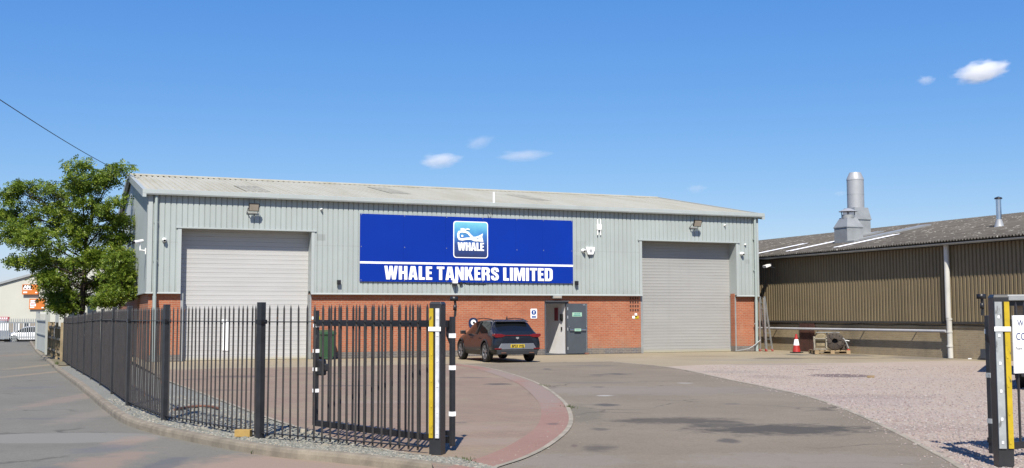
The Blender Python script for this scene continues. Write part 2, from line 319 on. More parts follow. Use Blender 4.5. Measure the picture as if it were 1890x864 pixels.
MT['pinkgravel'] = ground_mat('pink_gravel', (.47, .37, .272), (.56, .445, .34), extra=pebbles, grain=38, grainv=.3, bump=.6, big=.8, stains=[
    (1500, 718, 210, 4, (.47, .385, .33), .6), (1560, 732, 210, 5, (.30, .235, .20), .5), (1660, 765, 170, 8, (.47, .385, .33), .6), (1720, 790, 150, 9, (.31, .245, .21), .5), (1420, 695, 60, 4, (.28, .225, .19), .5), (1700, 700, 120, 5, (.45, .37, .32), .5),
    (1553, 693, 62, 3.4, (.15, .105, .10), .85, .6, .8), (1500, 682, 20, 1, (.17, .13, .12), .7), (1665, 682, 10, 1, (.15, .12, .12), .7), (1350, 686, 80, 3, (.36, .31, .26), .7), (1600, 740, 130, 12, (.41, .33, .30), .5),
    (1780, 835, 60, 10, (.36, .29, .23), .6), (1420, 672, 120, 2, (.3, .25, .2), .6)])
def pebbles2(k, c):
    v = k.n('ShaderNodeTexVoronoi'); k.t.links.new(k.co(), v.inputs['Vector']); v.inputs['Scale'].default_value = 30
    b = k.n('ShaderNodeRGBToBW'); k.t.links.new(v.outputs['Color'], b.inputs[0])
    return k.mix(k.ramp(b.outputs[0], .2, .8, 0, .8), c, (.33, .34, .31))
MT['greygravel'] = ground_mat('grey_gravel', (.20, .20, .17), (.24, .24, .205), extra=pebbles2, grain=45, grainv=.3, bump=.6, stains=[(100, 668, 22, 8, (.42, .34, .17), .7), (830, 858, 80, 14, (.33, .29, .23), .6)])
MT['earth'] = ground_mat('dry_ground', (.24, .2, .14), (.2, .19, .11), grain=30)
MT['kerb'] = mat('weathered_kerb_stone', (.33, .285, .215), .92, 0, .22, 3.5, 40, .18)

# ------------------------------------------------------------------ mesh helpers
class B:
    def __init__(s): s.v = []; s.f = []; s.mi = []; s.cur = 0; s.sm = []
    def add(s, vs, fs, smooth=False):
        n = len(s.v); s.v += [tuple(x) for x in vs]
        for f in fs: s.f.append([i+n for i in f]); s.mi.append(s.cur); s.sm.append(smooth)
        return s
    def box(s, x0, x1, y0, y1, z0, z1):
        v = [(x, y, z) for x in (x0, x1) for y in (y0, y1) for z in (z0, z1)]
        return s.add(v, [(0, 1, 3, 2), (4, 6, 7, 5), (0, 4, 5, 1), (2, 3, 7, 6), (0, 2, 6, 4), (1, 5, 7, 3)])
    def obox(s, c, ux, uy, uz, hx, hy, hz):       # oriented box
        c = Vector(c); ux = Vector(ux).normalized(); uy = Vector(uy).normalized(); uz = Vector(uz).normalized()
        v = [c+ux*(a*hx)+uy*(b*hy)+uz*(d*hz) for a in (-1, 1) for b in (-1, 1) for d in (-1, 1)]
        return s.add(v, [(0, 1, 3, 2), (4, 6, 7, 5), (0, 4, 5, 1), (2, 3, 7, 6), (0, 2, 6, 4), (1, 5, 7, 3)])
    def bar(s, p, q, hw, hd=None, upv=(0, 0, 1)):
        p, q = Vector(p), Vector(q); d = (q-p); L = d.length; d.normalize(); u = Vector(upv)
        if abs(d.dot(u)) > .95: u = Vector((0, 1, 0))
        x = d.cross(u).normalized(); y = x.cross(d)
        return s.obox((p+q)/2, d, x, y, L/2, hw, hd or hw)
    def tube(s, pts, r, n=10, cap=True):
        pts = [Vector(p) for p in pts]; rs = r if isinstance(r, (list, tuple)) else [r]*len(pts); rings = []; vs = []; ref = None
        for i, p in enumerate(pts):
            d = (pts[min(i+1, len(pts)-1)]-pts[max(i-1, 0)]).normalized()
            if ref is None: ref = d.orthogonal().normalized()
            ref = (ref-d*ref.dot(d)).normalized(); y = d.cross(ref)
            vs += [p+ref*(rs[i]*math.cos(2*PI*k/n))+y*(rs[i]*math.sin(2*PI*k/n)) for k in range(n)]
        fs = [(i*n+k, i*n+(k+1) % n, (i+1)*n+(k+1) % n, (i+1)*n+k) for i in range(len(pts)-1) for k in range(n)]
        s.add(vs, fs, True)
        if cap:
            s.add(vs[:n], [tuple(reversed(range(n)))]); s.add(vs[-n:], [tuple(range(n))])
        return s
    def lathe(s, prof, c=(0, 0, 0), axis='Z', n=24, smooth=True):
        vs = []
        for (r, h) in prof:
            for k in range(n):
                a = 2*PI*k/n; x, y = r*math.cos(a), r*math.sin(a)
                p = {'Z': (x, y, h), 'X': (h, x, y), 'Y': (x, h, y)}[axis]
                vs.append((c[0]+p[0], c[1]+p[1], c[2]+p[2]))
        fs = [(i*n+k, i*n+(k+1) % n, (i+1)*n+(k+1) % n, (i+1)*n+k) for i in range(len(prof)-1) for k in range(n)]
        return s.add(vs, fs, smooth)
    def prism(s, pts, y0, y1, plane='XZ'):        # polygon pts in a plane, extruded along the third axis
        m = {'XZ': lambda a, b, t: (a, t, b), 'YZ': lambda a, b, t: (t, a, b), 'XY': lambda a, b, t: (a, b, t)}[plane]
        n = len(pts); vs = [m(a, b, y0) for a, b in pts]+[m(a, b, y1) for a, b in pts]
        return s.add(vs, [tuple(range(n)), tuple(reversed(range(n, 2*n)))]+[(i, i+n, (i+1) % n+n, (i+1) % n) for i in range(n)])
    def build(s, name, m, parent=None, world=False, bevel=0):
        me = bpy.data.meshes.new(name); off = Vector((0, 0, 0))
        if world and parent is not None: off = Vector(parent.location)
        me.from_pydata([(a-off.x, b-off.y, c-off.z) for a, b, c in s.v], [], s.f)
        ms = m if isinstance(m, (list, tuple)) else [m]
        for x in ms: me.materials.append(MT[x] if isinstance(x, str) else x)
        for i, p in enumerate(me.polygons): p.material_index = s.mi[i]; p.use_smooth = s.sm[i]
        bm = bmesh.new(); bm.from_mesh(me); bmesh.ops.remove_doubles(bm, verts=bm.verts, dist=1e-5); bmesh.ops.recalc_face_normals(bm, faces=bm.faces); bm.to_mesh(me); bm.free()
        if any(s.sm): me.set_sharp_from_angle(angle=R(38))
        o = bpy.data.objects.new(name, me); COL.objects.link(o)
        if parent is not None: o.parent = parent
        if bevel:
            md = o.modifiers.new('bevel', 'BEVEL'); md.width = bevel; md.segments = 2; md.limit_method = 'ANGLE'
        return o
def tag(o, label=None, cat=None, group=None, kind=None):
    if label: o['label'] = label
    if cat: o['category'] = cat
    if group: o['group'] = group
    if kind: o['kind'] = kind
    return o
def thing(name, label, cat, loc=(0, 0, 0), rz=0, group=None):
    o = bpy.data.objects.new(name, None); COL.objects.link(o); o.empty_display_size = .2
    o.location = loc; o.rotation_euler = (0, 0, rz); return tag(o, label, cat, group)
def struct(o, label=None): o['kind'] = 'structure'; return o
def copy_tree(o, parent=None):
    c = o.copy(); COL.objects.link(c)
    if parent is not None: c.parent = parent
    for ch in list(o.children): copy_tree(ch, c)
    return c

def poly_curve(name, loops, ext, m, matrix, parent=None, inv=True):
    """flat outlines (with holes) filled and given a little thickness, as one mesh"""
    cu = bpy.data.curves.new(name, 'CURVE'); cu.dimensions = '2D'; cu.fill_mode = 'BOTH'; cu.extrude = ext
    for lp in loops:
        sp = cu.splines.new('POLY'); sp.points.add(len(lp)-1); sp.use_cyclic_u = True
        for i, (a, b) in enumerate(lp): sp.points[i].co = (a, b, 0, 1)
    return curve_to_mesh(name, cu, m, matrix, parent)
def curve_to_mesh(name, cu, m, matrix, parent):
    tmp = bpy.data.objects.new(name+'_tmp', cu); COL.objects.link(tmp)
    dg = bpy.context.evaluated_depsgraph_get(); dg.update()
    me = bpy.data.meshes.new_from_object(tmp.evaluated_get(dg)); me.name = name
    bpy.data.objects.remove(tmp); bpy.data.curves.remove(cu)
    me.transform(matrix); me.materials.clear(); me.materials.append(MT[m])
    o = bpy.data.objects.new(name, me); COL.objects.link(o)
    if parent is not None: o.parent = parent
    return o
def text(name, s, size, m, matrix, parent, width=None, ext=.002, bold=0., align='LEFT'):
    cu = bpy.data.curves.new(name, 'FONT'); cu.body = s; cu.size = size; cu.extrude = ext; cu.offset = bold; cu.align_x = align; cu.resolution_u = 3
    if width:
        tmp = bpy.data.objects.new('t', cu); COL.objects.link(tmp); bpy.context.view_layer.update()
        wd = tmp.dimensions.x; bpy.data.objects.remove(tmp); matrix = matrix @ Matrix.Diagonal((width/max(wd, 1e-4), 1, 1, 1))
    return curve_to_mesh(name, cu, m, matrix, parent)
def face_mtx(x, y, z):          # plane that faces -Y: local x -> X, local y -> Z
    return Matrix(((1, 0, 0, x), (0, 0, -1, y), (0, 1, 0, z), (0, 0, 0, 1)))
def dir_mtx(o, ux):             # upright plane with horizontal axis ux
    ux = Vector(ux).normalized(); uz = Vector((0, 0, 1)); n = ux.cross(uz)
    return Matrix(((ux.x, 0, n.x, o[0]), (ux.y, 0, n.y, o[1]), (ux.z, 1, n.z, o[2]), (0, 0, 0, 1)))
def stroke(pts, wd, closed=False):
    pts = [Vector((a, b)) for a, b in pts]; n = len(pts); L = []; Rr = []
    for i in range(n):
        a = pts[i-1] if (i > 0 or closed) else pts[i]; b = pts[(i+1) % n] if (i < n-1 or closed) else pts[i]
        d1 = (pts[i]-a); d2 = (b-pts[i])
        if d1.length < 1e-9: d1 = d2
        if d2.length < 1e-9: d2 = d1
        d1 = d1.normalized(); d2 = d2.normalized(); t = (d1+d2)
        t = t.normalized() if t.length > 1e-6 else d1
        nn = Vector((-t.y, t.x)); k = max(.5, nn.dot(Vector((-d1.y, d1.x)))); ww = wd[i] if isinstance(wd, (list, tuple)) else wd
        L.append(pts[i]+nn*(ww/2/k)); Rr.append(pts[i]-nn*(ww/2/k))
    if closed: return [[tuple(p) for p in L], [tuple(p) for p in Rr]]
    return [[tuple(p) for p in L]+[tuple(p) for p in reversed(Rr)]]
S_ = .2
LET = {
 'W': (.86, [[(0, 1), (.195, 1), (.25, .38), (.335, 1), (.525, 1), (.61, .38), (.665, 1), (.86, 1), (.735, 0), (.5, 0), (.43, .5), (.36, 0), (.125, 0)]]),
 'H': (.56, [[(0, 0), (0, 1), (.21, 1), (.21, .61), (.35, .61), (.35, 1), (.56, 1), (.56, 0), (.35, 0), (.35, .43), (.21, .43), (.21, 0)]]),
 'A': (.60, [[(0, 0), (.15, 1), (.45, 1), (.60, 0), (.395, 0), (.375, .18), (.225, .18), (.205, 0)], [(.245, .34), (.30, .80), (.355, .34)]]),
 'L': (.40, [[(0, 0), (0, 1), (.21, 1), (.21, .18), (.40, .18), (.40, 0)]]),
 'E': (.42, [[(0, 0), (0, 1), (.41, 1), (.41, .82), (.21, .82), (.21, .61), (.38, .61), (.38, .43), (.21, .43), (.21, .18), (.42, .18), (.42, 0)]]),
 'T': (.50, [[(.145, 0), (.145, .82), (0, .82), (0, 1), (.50, 1), (.50, .82), (.355, .82), (.355, 0)]]),
 'N': (.56, [[(0, 0), (0, 1), (.185, 1), (.37, .50), (.37, 1), (.56, 1), (.56, 0), (.385, 0), (.19, .52), (.19, 0)]]),
 'K': (.60, [[(0, 0), (0, 1), (.21, 1), (.21, .62), (.35, 1), (.57, 1), (.41, .55), (.60, 0), (.37, 0), (.26, .36), (.21, .27), (.21, 0)]]),
 'R': (.57, [[(0, 0), (0, 1), (.38, 1), (.50, .95), (.555, .85), (.56, .68), (.53, .55), (.44, .50), (.53, .46), (.56, .36), (.57, 0), (.365, 0), (.36, .33), (.33, .40), (.21, .42), (.21, 0)],
            [(.21, .83), (.30, .83), (.345, .79), (.345, .65), (.30, .59), (.21, .58)]]),
 'S': (.55, stroke([(.445, .66), (.445, .78), (.41, .865), (.275, .90), (.14, .865), (.105, .77), (.115, .68), (.17, .60), (.30, .51), (.41, .41), (.445, .31), (.445, .21), (.40, .13), (.275, .10), (.15, .13), (.105, .22), (.105, .35)], .20)),
 'I': (.21, [[(0, 0), (0, 1), (.21, 1), (.21, 0)]]),
 'M': (.78, [[(0, 0), (0, 1), (.27, 1), (.39, .48), (.51, 1), (.78, 1), (.78, 0), (.585, 0), (.585, .66), (.455, 0), (.325, 0), (.195, .66), (.195, 0)]]),
 'D': (.57, [[(0, 0), (0, 1), (.33, 1), (.48, .96), (.56, .85), (.57, .70), (.57, .30), (.56, .15), (.48, .04), (.33, 0)],
            [(.21, .83), (.30, .83), (.35, .78), (.36, .68), (.36, .32), (.35, .22), (.30, .17), (.21, .17)]]),
}
def letters(name, s, x0, x1, z0, z1, y, m, parent, gap=.075, space=.24, ext=.008):
    adv = []; x = 0
    for ch in s:
        if ch == ' ': x += space; continue
        wd, lp = LET[ch]; adv.append((x, lp, ch)); x += wd+gap
    tot = x-gap; sx = (x1-x0)/tot; h = z1-z0; out = []
    for (xx, lp, ch) in adv:
        o = poly_curve(name, [[((a)*sx, b*h) for a, b in l] for l in lp], ext, m, face_mtx(x0+xx*sx, y, z0), parent)
        out.append(o)
    return out
def rrect(x0, x1, z0, z1, r, n=6):
    pts = []
    for cx, cz, a0 in ((x1-r, z1-r, 0), (x0+r, z1-r, 90), (x0+r, z0+r, 180), (x1-r, z0+r, 270)):
        for k in range(n+1): a = R(a0+90*k/n); pts.append((cx+r*math.cos(a), cz+r*math.sin(a)))
    return pts
def disc(cx, cz, r, n=20): return [(cx+r*math.cos(2*PI*k/n), cz+r*math.sin(2*PI*k/n)) for k in range(n)]

# ------------------------------------------------------------------ ground
def sstep(a, b, x): t = max(0, min(1, (x-a)/(b-a))); return t*t*(3-2*t)
def dip(y): return -.17*sstep(-16, 4, y)+.12*sstep(20, 40, y)-.5*sstep(44, 60, y)
def sheet(name, pts, z, m, zf=None):
    tris = tessellate_polygon([[Vector((p[0], p[1], 0)) for p in pts]])
    b = B(); b.add([(p[0], p[1], z+(zf(p[1]) if zf else 0)) for p in pts], [tuple(t) for t in tris])
    o = b.build(name, m)
    for p in o.data.polygons:
        if p.normal.z < 0: p.flip()
    return struct(o)
def strip(name, left, right, z, m, zf=None, dz=0):    # ladder between two lines of equal length
    b = B(); n = len(left)
    vs = []
    for l, r in zip(left, right):
        for p in (l, r): vs.append((p[0], p[1], z+(zf(p[1]) if zf else 0)))
    b.add(vs, [(2*i, 2*i+1, 2*i+3, 2*i+2) for i in range(n-1)])
    o = b.build(name, m)
    for p in o.data.polygons:
        if p.normal.z < 0: p.flip()
    return struct(o)
def spline(pts, per=6):
    out = []
    for i in range(len(pts)-1):
        p0 = Vector(pts[max(i-1, 0)]); p1 = Vector(pts[i]); p2 = Vector(pts[i+1]); p3 = Vector(pts[min(i+2, len(pts)-1)])
        for k in range(per):
            t = k/per
            out.append(.5*((2*p1)+(p2-p0)*t+(2*p0-5*p1+4*p2-p3)*t*t+(3*p1-p0-3*p2+p3)*t**3))
    out.append(Vector(pts[-1])); return out

b = B(); S = 2500; ys = [-S, -60, 20, 40, 52, 60, 70, S]
b.add([(x, y, -.30+(dip(y)-.12 if y > 20 else 0)) for y in ys for x in (-S, S)], [(2*i, 2*i+1, 2*i+3, 2*i+2) for i in range(len(ys)-1)])
struct(b.build('ground', 'earth'))

# front line of the kerb (road side), from far to near
KF = spline([(-4.45, 41), (-3.85, 23), (-3.2, 8), (-2.86, -1), (-2.42, -13.2), (-2.16, -19.6), (-1.98, -22.4), (-1.68, -24.15), (-1.22, -25.75), (-.86, -26.84), (-.42, -27.85), (-.03, -28.4), (.40, -29.1), (.78, -29.85), (1.02, -30.5), (1.35, -31.6), (1.6, -33), (1.7, -36), (1.75, -40)], 6)
def offs(line, d):
    out = []
    for i, p in enumerate(line):
        t = (line[min(i+1, len(line)-1)]-line[max(i-1, 0)]).normalized(); out.append(Vector((p[0]-t.y*d, p[1]+t.x*d)))
    return out
yr = [p[1] for p in KF]
# road: from the kerb line leftwards, near kerb to far left, follows the fall of the land
strip('road', [Vector((-40, p[1])) for p in KF], [Vector((p[0]+.03, p[1])) for p in KF], -.118, 'road', dip)
sheet('car_park', [(-40, 41), (-4.4, 41), (-4.4, 44), (60, 44), (60, 71.8), (-40, 71.8)], -.13, 'road', None)
for v in bpy.data.objects['car_park'].data.vertices: v.co.z = -.122+dip(v.co.y)
b = B(); ysc = [41, 44, 47, 50, 53, 56, 60, 66, 73]
b.add([(x, y, -.122+dip(y)) for y in ysc for x in (-40, 40)], [(2*i, 2*i+1, 2*i+3, 2*i+2) for i in range(len(ysc)-1)])
bpy.data.objects.remove(bpy.data.objects['car_park']); struct(b.build('car_park', 'road'))

# kerb: bull-nosed profile swept along the line
def kerb():
    b = B(); prof = [(0.0, -.125), (0.005, -.05), (.018, -.016), (.05, .0), (.13, .004), (.13, -.10)]
    vs = []; n = len(prof)
    for i, p in enumerate(KF):
        t = (KF[min(i+1, len(KF)-1)]-KF[max(i-1, 0)]).normalized(); nx = Vector((-t.y, t.x))   # towards the yard
        j = .004*math.sin(i*1.7)
        k = 1-sstep(-30.0, -32.5, p[1]) if p[1] < -30 else 1
        for d, z in prof: vs.append((p[0]+nx.x*(d+j), p[1]+nx.y*(d+j), (z if z < -.1 else -.118+(z+.118)*1.0)*1+dip(p[1])))
    b.add(vs, [(i*n+k, i*n+k+1, (i+1)*n+k+1, (i+1)*n+k) for i in range(len(KF)-1) for k in range(n-1)], False)
    o = b.build('kerb', 'kerb'); return struct(o)
kerb()

# paved areas of the yard: sheets 4 mm above each other
arc = spline([tuple(gp(*a)[:2]) for a in [(845, 672.3), (890, 677.5), (940, 690), (990, 708), (1030, 735), (1047.5, 760), (1046, 788), (1012, 819), (962, 845), (900, 866)]]+[(.95, -31.2)], 5)
arc_in = offs(arc, -.45)
edge_back = spline([tuple(gp(*a)[:2]) for a in [(290, 694), (312, 703), (400, 735), (480, 765), (560, 791), (640, 815), (740, 835)]]+[(1.05, -29.3)], 4)
apron_front = [tuple(gp(*a)[:2]) for a in [(860, 671.2), (900, 670.5), (1010, 668.5), (1130, 667), (1280, 672)]]
asph_r = spline([tuple(gp(*a)[:2]) for a in [(1130, 667), (1240, 679), (1340, 700), (1420, 716), (1500, 735), (1580, 765), (1660, 803), (1740, 846), (1790, 872)]]+[(5.2, -34.5), (5.0, -38), (5.0, -44)], 4)
sheet('yard_base', [(-.35, 19), (-.35, -12), (.3, -25.5), (1.2, -30.4), (1.6, -33), (1.7, -36), (1.72, -46), (40, -46), (60, -20), (60, 19)], -.012, 'apron')
sheet('asphalt_driveway', [(p[0], p[1]) for p in arc[::-1]]+[tuple(p) for p in apron_front[:-1]]+[(p[0], p[1]) for p in asph_r]+[(1.76, -44), (1.7, -36), (1.62, -33), (1.3, -31.8)], -.004, 'asphalt')
sheet('gravel_yard', [(p[0], p[1]) for p in asph_r]+[(30, -44), (40, -14), (28.0, -12.3)]+[tuple(gp(*a)[:2]) for a in [(1850, 668), (1760, 665), (1690, 667), (1600, 669), (1500, 670), (1400, 671), (1300, 673), (1230, 676.5)]], -.006, 'pinkgravel')
bpx = [(p[0], p[1]) for p in arc_in]
fy = -6.2
sheet('brick_paving', [(.15, fy), (9.7, fy)]+bpx+[(p[0], p[1]) for p in reversed(edge_back[:-1])], 0.0, 'pavers')
strip('paver_border', arc, arc_in, 0.004, 'paverborder')
strip('arc_edging', offs(arc, .07), arc, .008, 'edging')
strip('gravel_edging', edge_back, offs(edge_back, -.07), .010, 'edging')
strip('paver_edging', [Vector((.15, fy+.12)), Vector((9.9, fy+.12))], [Vector((.15, fy)), Vector((9.8, fy))], .006, 'edging')
strip('yard_edging', offs(asph_r, .08), asph_r, .001, 'edging')
# gravel strip inside the kerb
inner = offs(KF, .125); gl = []; gr_ = []
def edge_x(y):
    if y > -10: return -.25
    best = min(edge_back, key=lambda q: abs(q[1]-y)); return best[0]
for p in inner:
    if -31.4 < p[1] < 3: gl.append(p); gr_.append(Vector((max(p[0]+.05, edge_x(p[1])+.01 if p[1] > -29.5 else 1.25+(-29.5-p[1])*.1), p[1])))
strip('gravel_verge', gl, gr_, -.004, 'greygravel', dip)
b = B(); rows = [(-2.2, 3), (-2.6, 10), (-2.9, 23), (-3.4, 41)]
strip('dry_verge', [Vector((-3.03, 3)), Vector((-3.2, 9.9)), Vector((-3.7, 23)), Vector((-4.3, 41))], [Vector((20, 3)), Vector((20, 9.9)), Vector((20, 23)), Vector((20, 41))], -.02, 'earth', dip)

# loose stones lying in the gravel strip, each a small rough solid
def stones(n, seed, region, size, name, m, z=0):
    rnd = random.Random(seed); b = B(); k = 0
    while k < n:
        x, y = region(rnd)
        if x is None: continue
        k += 1; s = rnd.uniform(*size); a = rnd.uniform(0, PI); hs_ = s*rnd.uniform(.45, .8)
        c, q = math.cos(a), math.sin(a); sx, sy = s*rnd.uniform(.7, 1.2), s*rnd.uniform(.6, 1)
        P = [(-sx, -sy, 0), (sx, -sy*.8, 0), (sx*.9, sy, 0), (-sx*.8, sy*.9, 0), (-sx*.5, -sy*.5, hs_), (sx*.6, -sy*.4, hs_*.85), (sx*.4, sy*.5, hs_), (-sx*.4, sy*.4, hs_*.9)]
        b.add([(x+p[0]*c-p[1]*q, y+p[0]*q+p[1]*c, z+p[2]-.004) for p in P], [(0, 1, 5, 4), (1, 2, 6, 5), (2, 3, 7, 6), (3, 0, 4, 7), (4, 5, 6, 7)])
    return tag(b.build(name, m), 'loose grey stones of the gravel strip under the railings', 'gravel', kind='stuff')
def reg(rnd):
    i = rnd.randrange(len(gl)-1); t = rnd.random()
    if gl[i][1] > -17: return None, None
    l = gl[i].lerp(gl[i+1], t); r = gr_[i].lerp(gr_[i+1], t); q = l.lerp(r, rnd.random()); return q[0], q[1]
def stone_mat(name, cols):
    k = NT(name); g = k.n('ShaderNodeNewGeometry'); cr = k.n('ShaderNodeValToRGB'); k.t.links.new(g.outputs['Random Per Island'], cr.inputs[0])
    el = cr.color_ramp.elements; el[0].color = (*cols[0], 1); el[1].color = (*cols[-1], 1)
    for i, c in enumerate(cols[1:-1]): e = el.new((i+1)/(len(cols)-1)); e.color = (*c, 1)
    k.col(cr.outputs[0]); k.rm(.9); return k.m
MT['stones'] = stone_mat('mixed_grey_stones', [(.14, .14, .125), (.23, .235, .205), (.31, .31, .26), (.21, .22, .20), (.37, .33, .26), (.43, .42, .37)])
stones(7500, 3, reg, (.012, .026), 'gravel', 'stones')
MT['pinkstones'] = stone_mat('mixed_pink_stones', [(.27, .20, .185), (.38, .30, .275), (.46, .37, .34), (.33, .27, .24), (.5, .45, .42), (.25, .22, .21)])
def reg2(rnd):
    px, py = rnd.uniform(1300, 1900), 676+190*rnd.random()**1.3
    q = gp(px, py)
    j = min(asph_r, key=lambda a: abs(a[1]-q.y))
    if q.x < j[0]+.12: return None, None
    return q.x, q.y
o = stones(9000, 5, reg2, (.011, .022), 'yard_gravel', 'pinkstones'); o['label'] = 'loose pink stones of the gravel yard'

def reg3(rnd):
    i = rnd.randrange(len(asph_r)-1); q = asph_r[i].lerp(asph_r[i+1], rnd.random())
    if q[1] < -34: return None, None
    o_ = -abs(rnd.gauss(0, .32)); return q[0]+o_*.85, q[1]+o_*.45
o = stones(420, 8, reg3, (.006, .013), 'spilled_gravel', 'pinkstones', .002); o['label'] = 'pink stones spilled from the gravel yard onto the driveway edge'
def reg4(rnd):
    i = rnd.randrange(len(arc)-1); q = arc[i].lerp(arc[i+1], rnd.random()); o_ = rnd.gauss(0, .35)
    return q[0]+o_, q[1]+o_*.4
o = stones(260, 9, reg4, (.004, .010), 'loose_grit', 'stones', .008); o['label'] = 'loose grit along the curved edging of the brick paving'
# ------------------------------------------------------------------ cladding helpers
def ribs(x0, x1, pitch, groove, depth, phase=0.):
    """profile (u, d): raised faces with narrow grooves; d=0 raised, d=depth in groove"""
    pts = [(x0, 0)]; k = math.floor((x0-phase)/pitch)
    while True:
        g = phase+k*pitch
        for u, d in ((g-groove, 0), (g-groove*.5, depth), (g+groove*.5, depth), (g+groove, 0)):
            if x0 < u < x1: pts.append((u, d))
        if g > x1+pitch: break
        k += 1
    pts.append((x1, 0)); return pts
def clad(b, x0, x1, z0, z1, y, pitch=.2, groove=.02, depth=.032, ztop=None):      # facing -Y
    pr = ribs(x0, x1, pitch, groove, depth)
    vs = []
    for u, d in pr: vs += [(u, y+d, z0), (u, y+d, ztop(u) if ztop else z1)]
    b.add(vs, [(2*i, 2*i+2, 2*i+3, 2*i+1) for i in range(len(pr)-1)])
def clad_x(b, y0, y1, z0, z1, x, pitch=.2, groove=.02, depth=.032, ztop=None, sgn=1):   # facing -X (sgn=1)
    pr = ribs(y0, y1, pitch, groove, depth)
    vs = []
    for u, d in pr: vs += [(x+d*sgn, u, z0), (x+d*sgn, u, ztop(u) if ztop else z1)]
    b.add(vs, [(2*i, 2*i+1, 2*i+3, 2*i+2) for i in range(len(pr)-1)])

# ------------------------------------------------------------------ main warehouse
WX = 26.32; ZC = 2.475; ZE = 6.12; RY = 9.25; RZ = 7.80; YB = 18.5
L0, L1, R0, R1, ZL = 1.19, 5.97, 20.33, 25.14, 4.84
D0, D1, DZ = 15.84, 16.76, 2.12
W = thing('warehouse', 'long grey clad warehouse with red brick base and two roller shutter doors', 'warehouse')
b = B(); YC = -.035
clad(b, 0, L0, ZC, ZE, YC); clad(b, L0, L1, ZL, ZE, YC); clad(b, L1, R0, ZC, ZE, YC); clad(b, R0, R1, ZL, ZE, YC); clad(b, R1, WX, ZC, ZE, YC)
b.build('wall_cladding', 'clad', W)
zt = lambda y: ZE-.02+(RZ-ZE)*(1-abs(y-RY)/(RY+.15))
b = B(); ys = [-.035, RY, YB+.035]
clad_x(b, -.03, YB, ZC, 0, 0, pitch=.2, depth=.02, groove=.02, ztop=zt)
b.add([(WX, -.03, ZC), (WX, YB, ZC), (WX, YB, ZE-.02), (WX, RY, RZ-.02), (WX, -.03, ZE-.02)], [(0, 1, 2, 3, 4)])
b.add([(0, YB, 0), (WX, YB, 0), (WX, YB, ZE), (0, YB, ZE)], [(0, 1, 2, 3)])
b.build('gable_cladding', 'gable', W)
b = B(); b.box(-.012, .17, -.06, -.03, ZC, ZE-.03); b.box(-.022, -.003, -.06, .14, ZC, ZE-.03); b.box(WX-.17, WX+.02, -.06, -.03, ZC, ZE-.03)
b.build('corner_trim', 'trim', W)
# brick base
YBk = .12
b = B()
for x0, x1 in ((.09, L0+.02), (L1, D0), (D1, R0), (R1-.03, WX-.09)): b.box(x0, x1, YBk, YBk+.3, .24, ZC+.1)
b.box(D0, D1, YBk, YBk+.3, DZ+.06, ZC+.1)
b.build('brick_wall', 'brick', W)
b = B(); b.box(.09, .4, YBk+.31, YB-.1, .0, ZC+.1); b.box(WX-.4, WX-.09, YBk+.31, YB-.1, 0, ZC+.1)
b.build('brick_side_wall', 'gablebrick', W)
b = B()
for x0, x1 in ((.086, L0+.02), (L1, D0-.04), (D1+.04, R0), (R1-.03, WX-.086)): b.box(x0, x1, YBk-.01, YBk+.3, 0, .238)
b.build('plinth', 'bluebrick', W)
# drip flashing over the brick
b = B()
for x0, x1 in ((-.02, L0), (L1, R0), (R1, WX+.02)): b.prism([(-.075, ZC-.03), (-.075, ZC+.005), (-.04, ZC+.03), (.14, ZC+.03), (.14, ZC-.01)], x0, x1, 'YZ')
b.box(-.045, -.001, -.02, YB, ZC-.02, ZC+.02)
b.build('drip_flashing', 'trim', W)
# roof: ribbed sheets running down the slope
sl = (RZ-ZE)/(RY+.15)
def roof_half(b, x0, x1, ya, yb, lift=0.0):
    pr = ribs(x0, x1, .24, .055, .045, phase=.1)
    vs = []
    for u, d in pr:
        for y in (ya, yb): vs.append((u, y, ZE+.06+(RZ-ZE)*(1-abs(y-RY)/(RY+.15))-d+lift))
    b.add(vs, [(2*i, 2*i+2, 2*i+3, 2*i+1) for i in range(len(pr)-1)])
b = B(); roof_half(b, -.12, WX+.12, -.12, RY); roof_half(b, -.12, WX+.12, RY, YB+.15); rf = b.build('roof', 'roof', W)
b = B()
for x0, ya, yb, wd in ((3.7, 1.4, 4.6, .95), (10.2, 3.6, 7.6, .9), (16.6, 3.0, 6.4, .9)): roof_half(b, x0, x0+wd, ya, yb, .006)
b.build('rooflight', 'rooflight', rf)
b = B(); b.prism([(RY-.32, RZ+.01), (RY-.32, RZ+.03), (RY, RZ+.12), (RY+.32, RZ+.03), (RY+.32, RZ+.01), (RY, RZ+.09)], -.2, WX+.2, 'YZ'); b.build('ridge_capping', 'roof', rf)
b = B()
for x in (-.21, WX+.10):
    for sg in (-1, 1):
        y0 = -.28 if sg < 0 else YB+.28
        za = ZE+.09-.02; zb = RZ+.11
        b.add([(x+dx, y, z+dz) for dx in (0, .13) for (y, z) in ((y0, za), (RY, zb)) for dz in (-.27, 0)],
              [(0, 1, 3, 2), (4, 6, 7, 5), (0, 4, 5, 1), (2, 3, 7, 6), (0, 2, 6, 4), (1, 5, 7, 3)])
b.build('verge_trim', 'trim', rf)
b = B(); gpf = [(-.04, ZE-.09), (-.26, ZE-.11), (-.285, ZE-.06), (-.285, ZE+.08), (-.26, ZE+.09), (-.04, ZE+.085)]
b.prism(gpf, -.2, WX+.22, 'YZ')
for x in (4.6, 9.6, 14.6, 19.6, 24.3): b.prism([(p[0]-.006 if p[0] < -.1 else p[0], p[1]+(.006 if p[1] > ZE else -.006)) for p in gpf], x, x+.09, 'YZ')
b.build('gutter', 'trim', W)
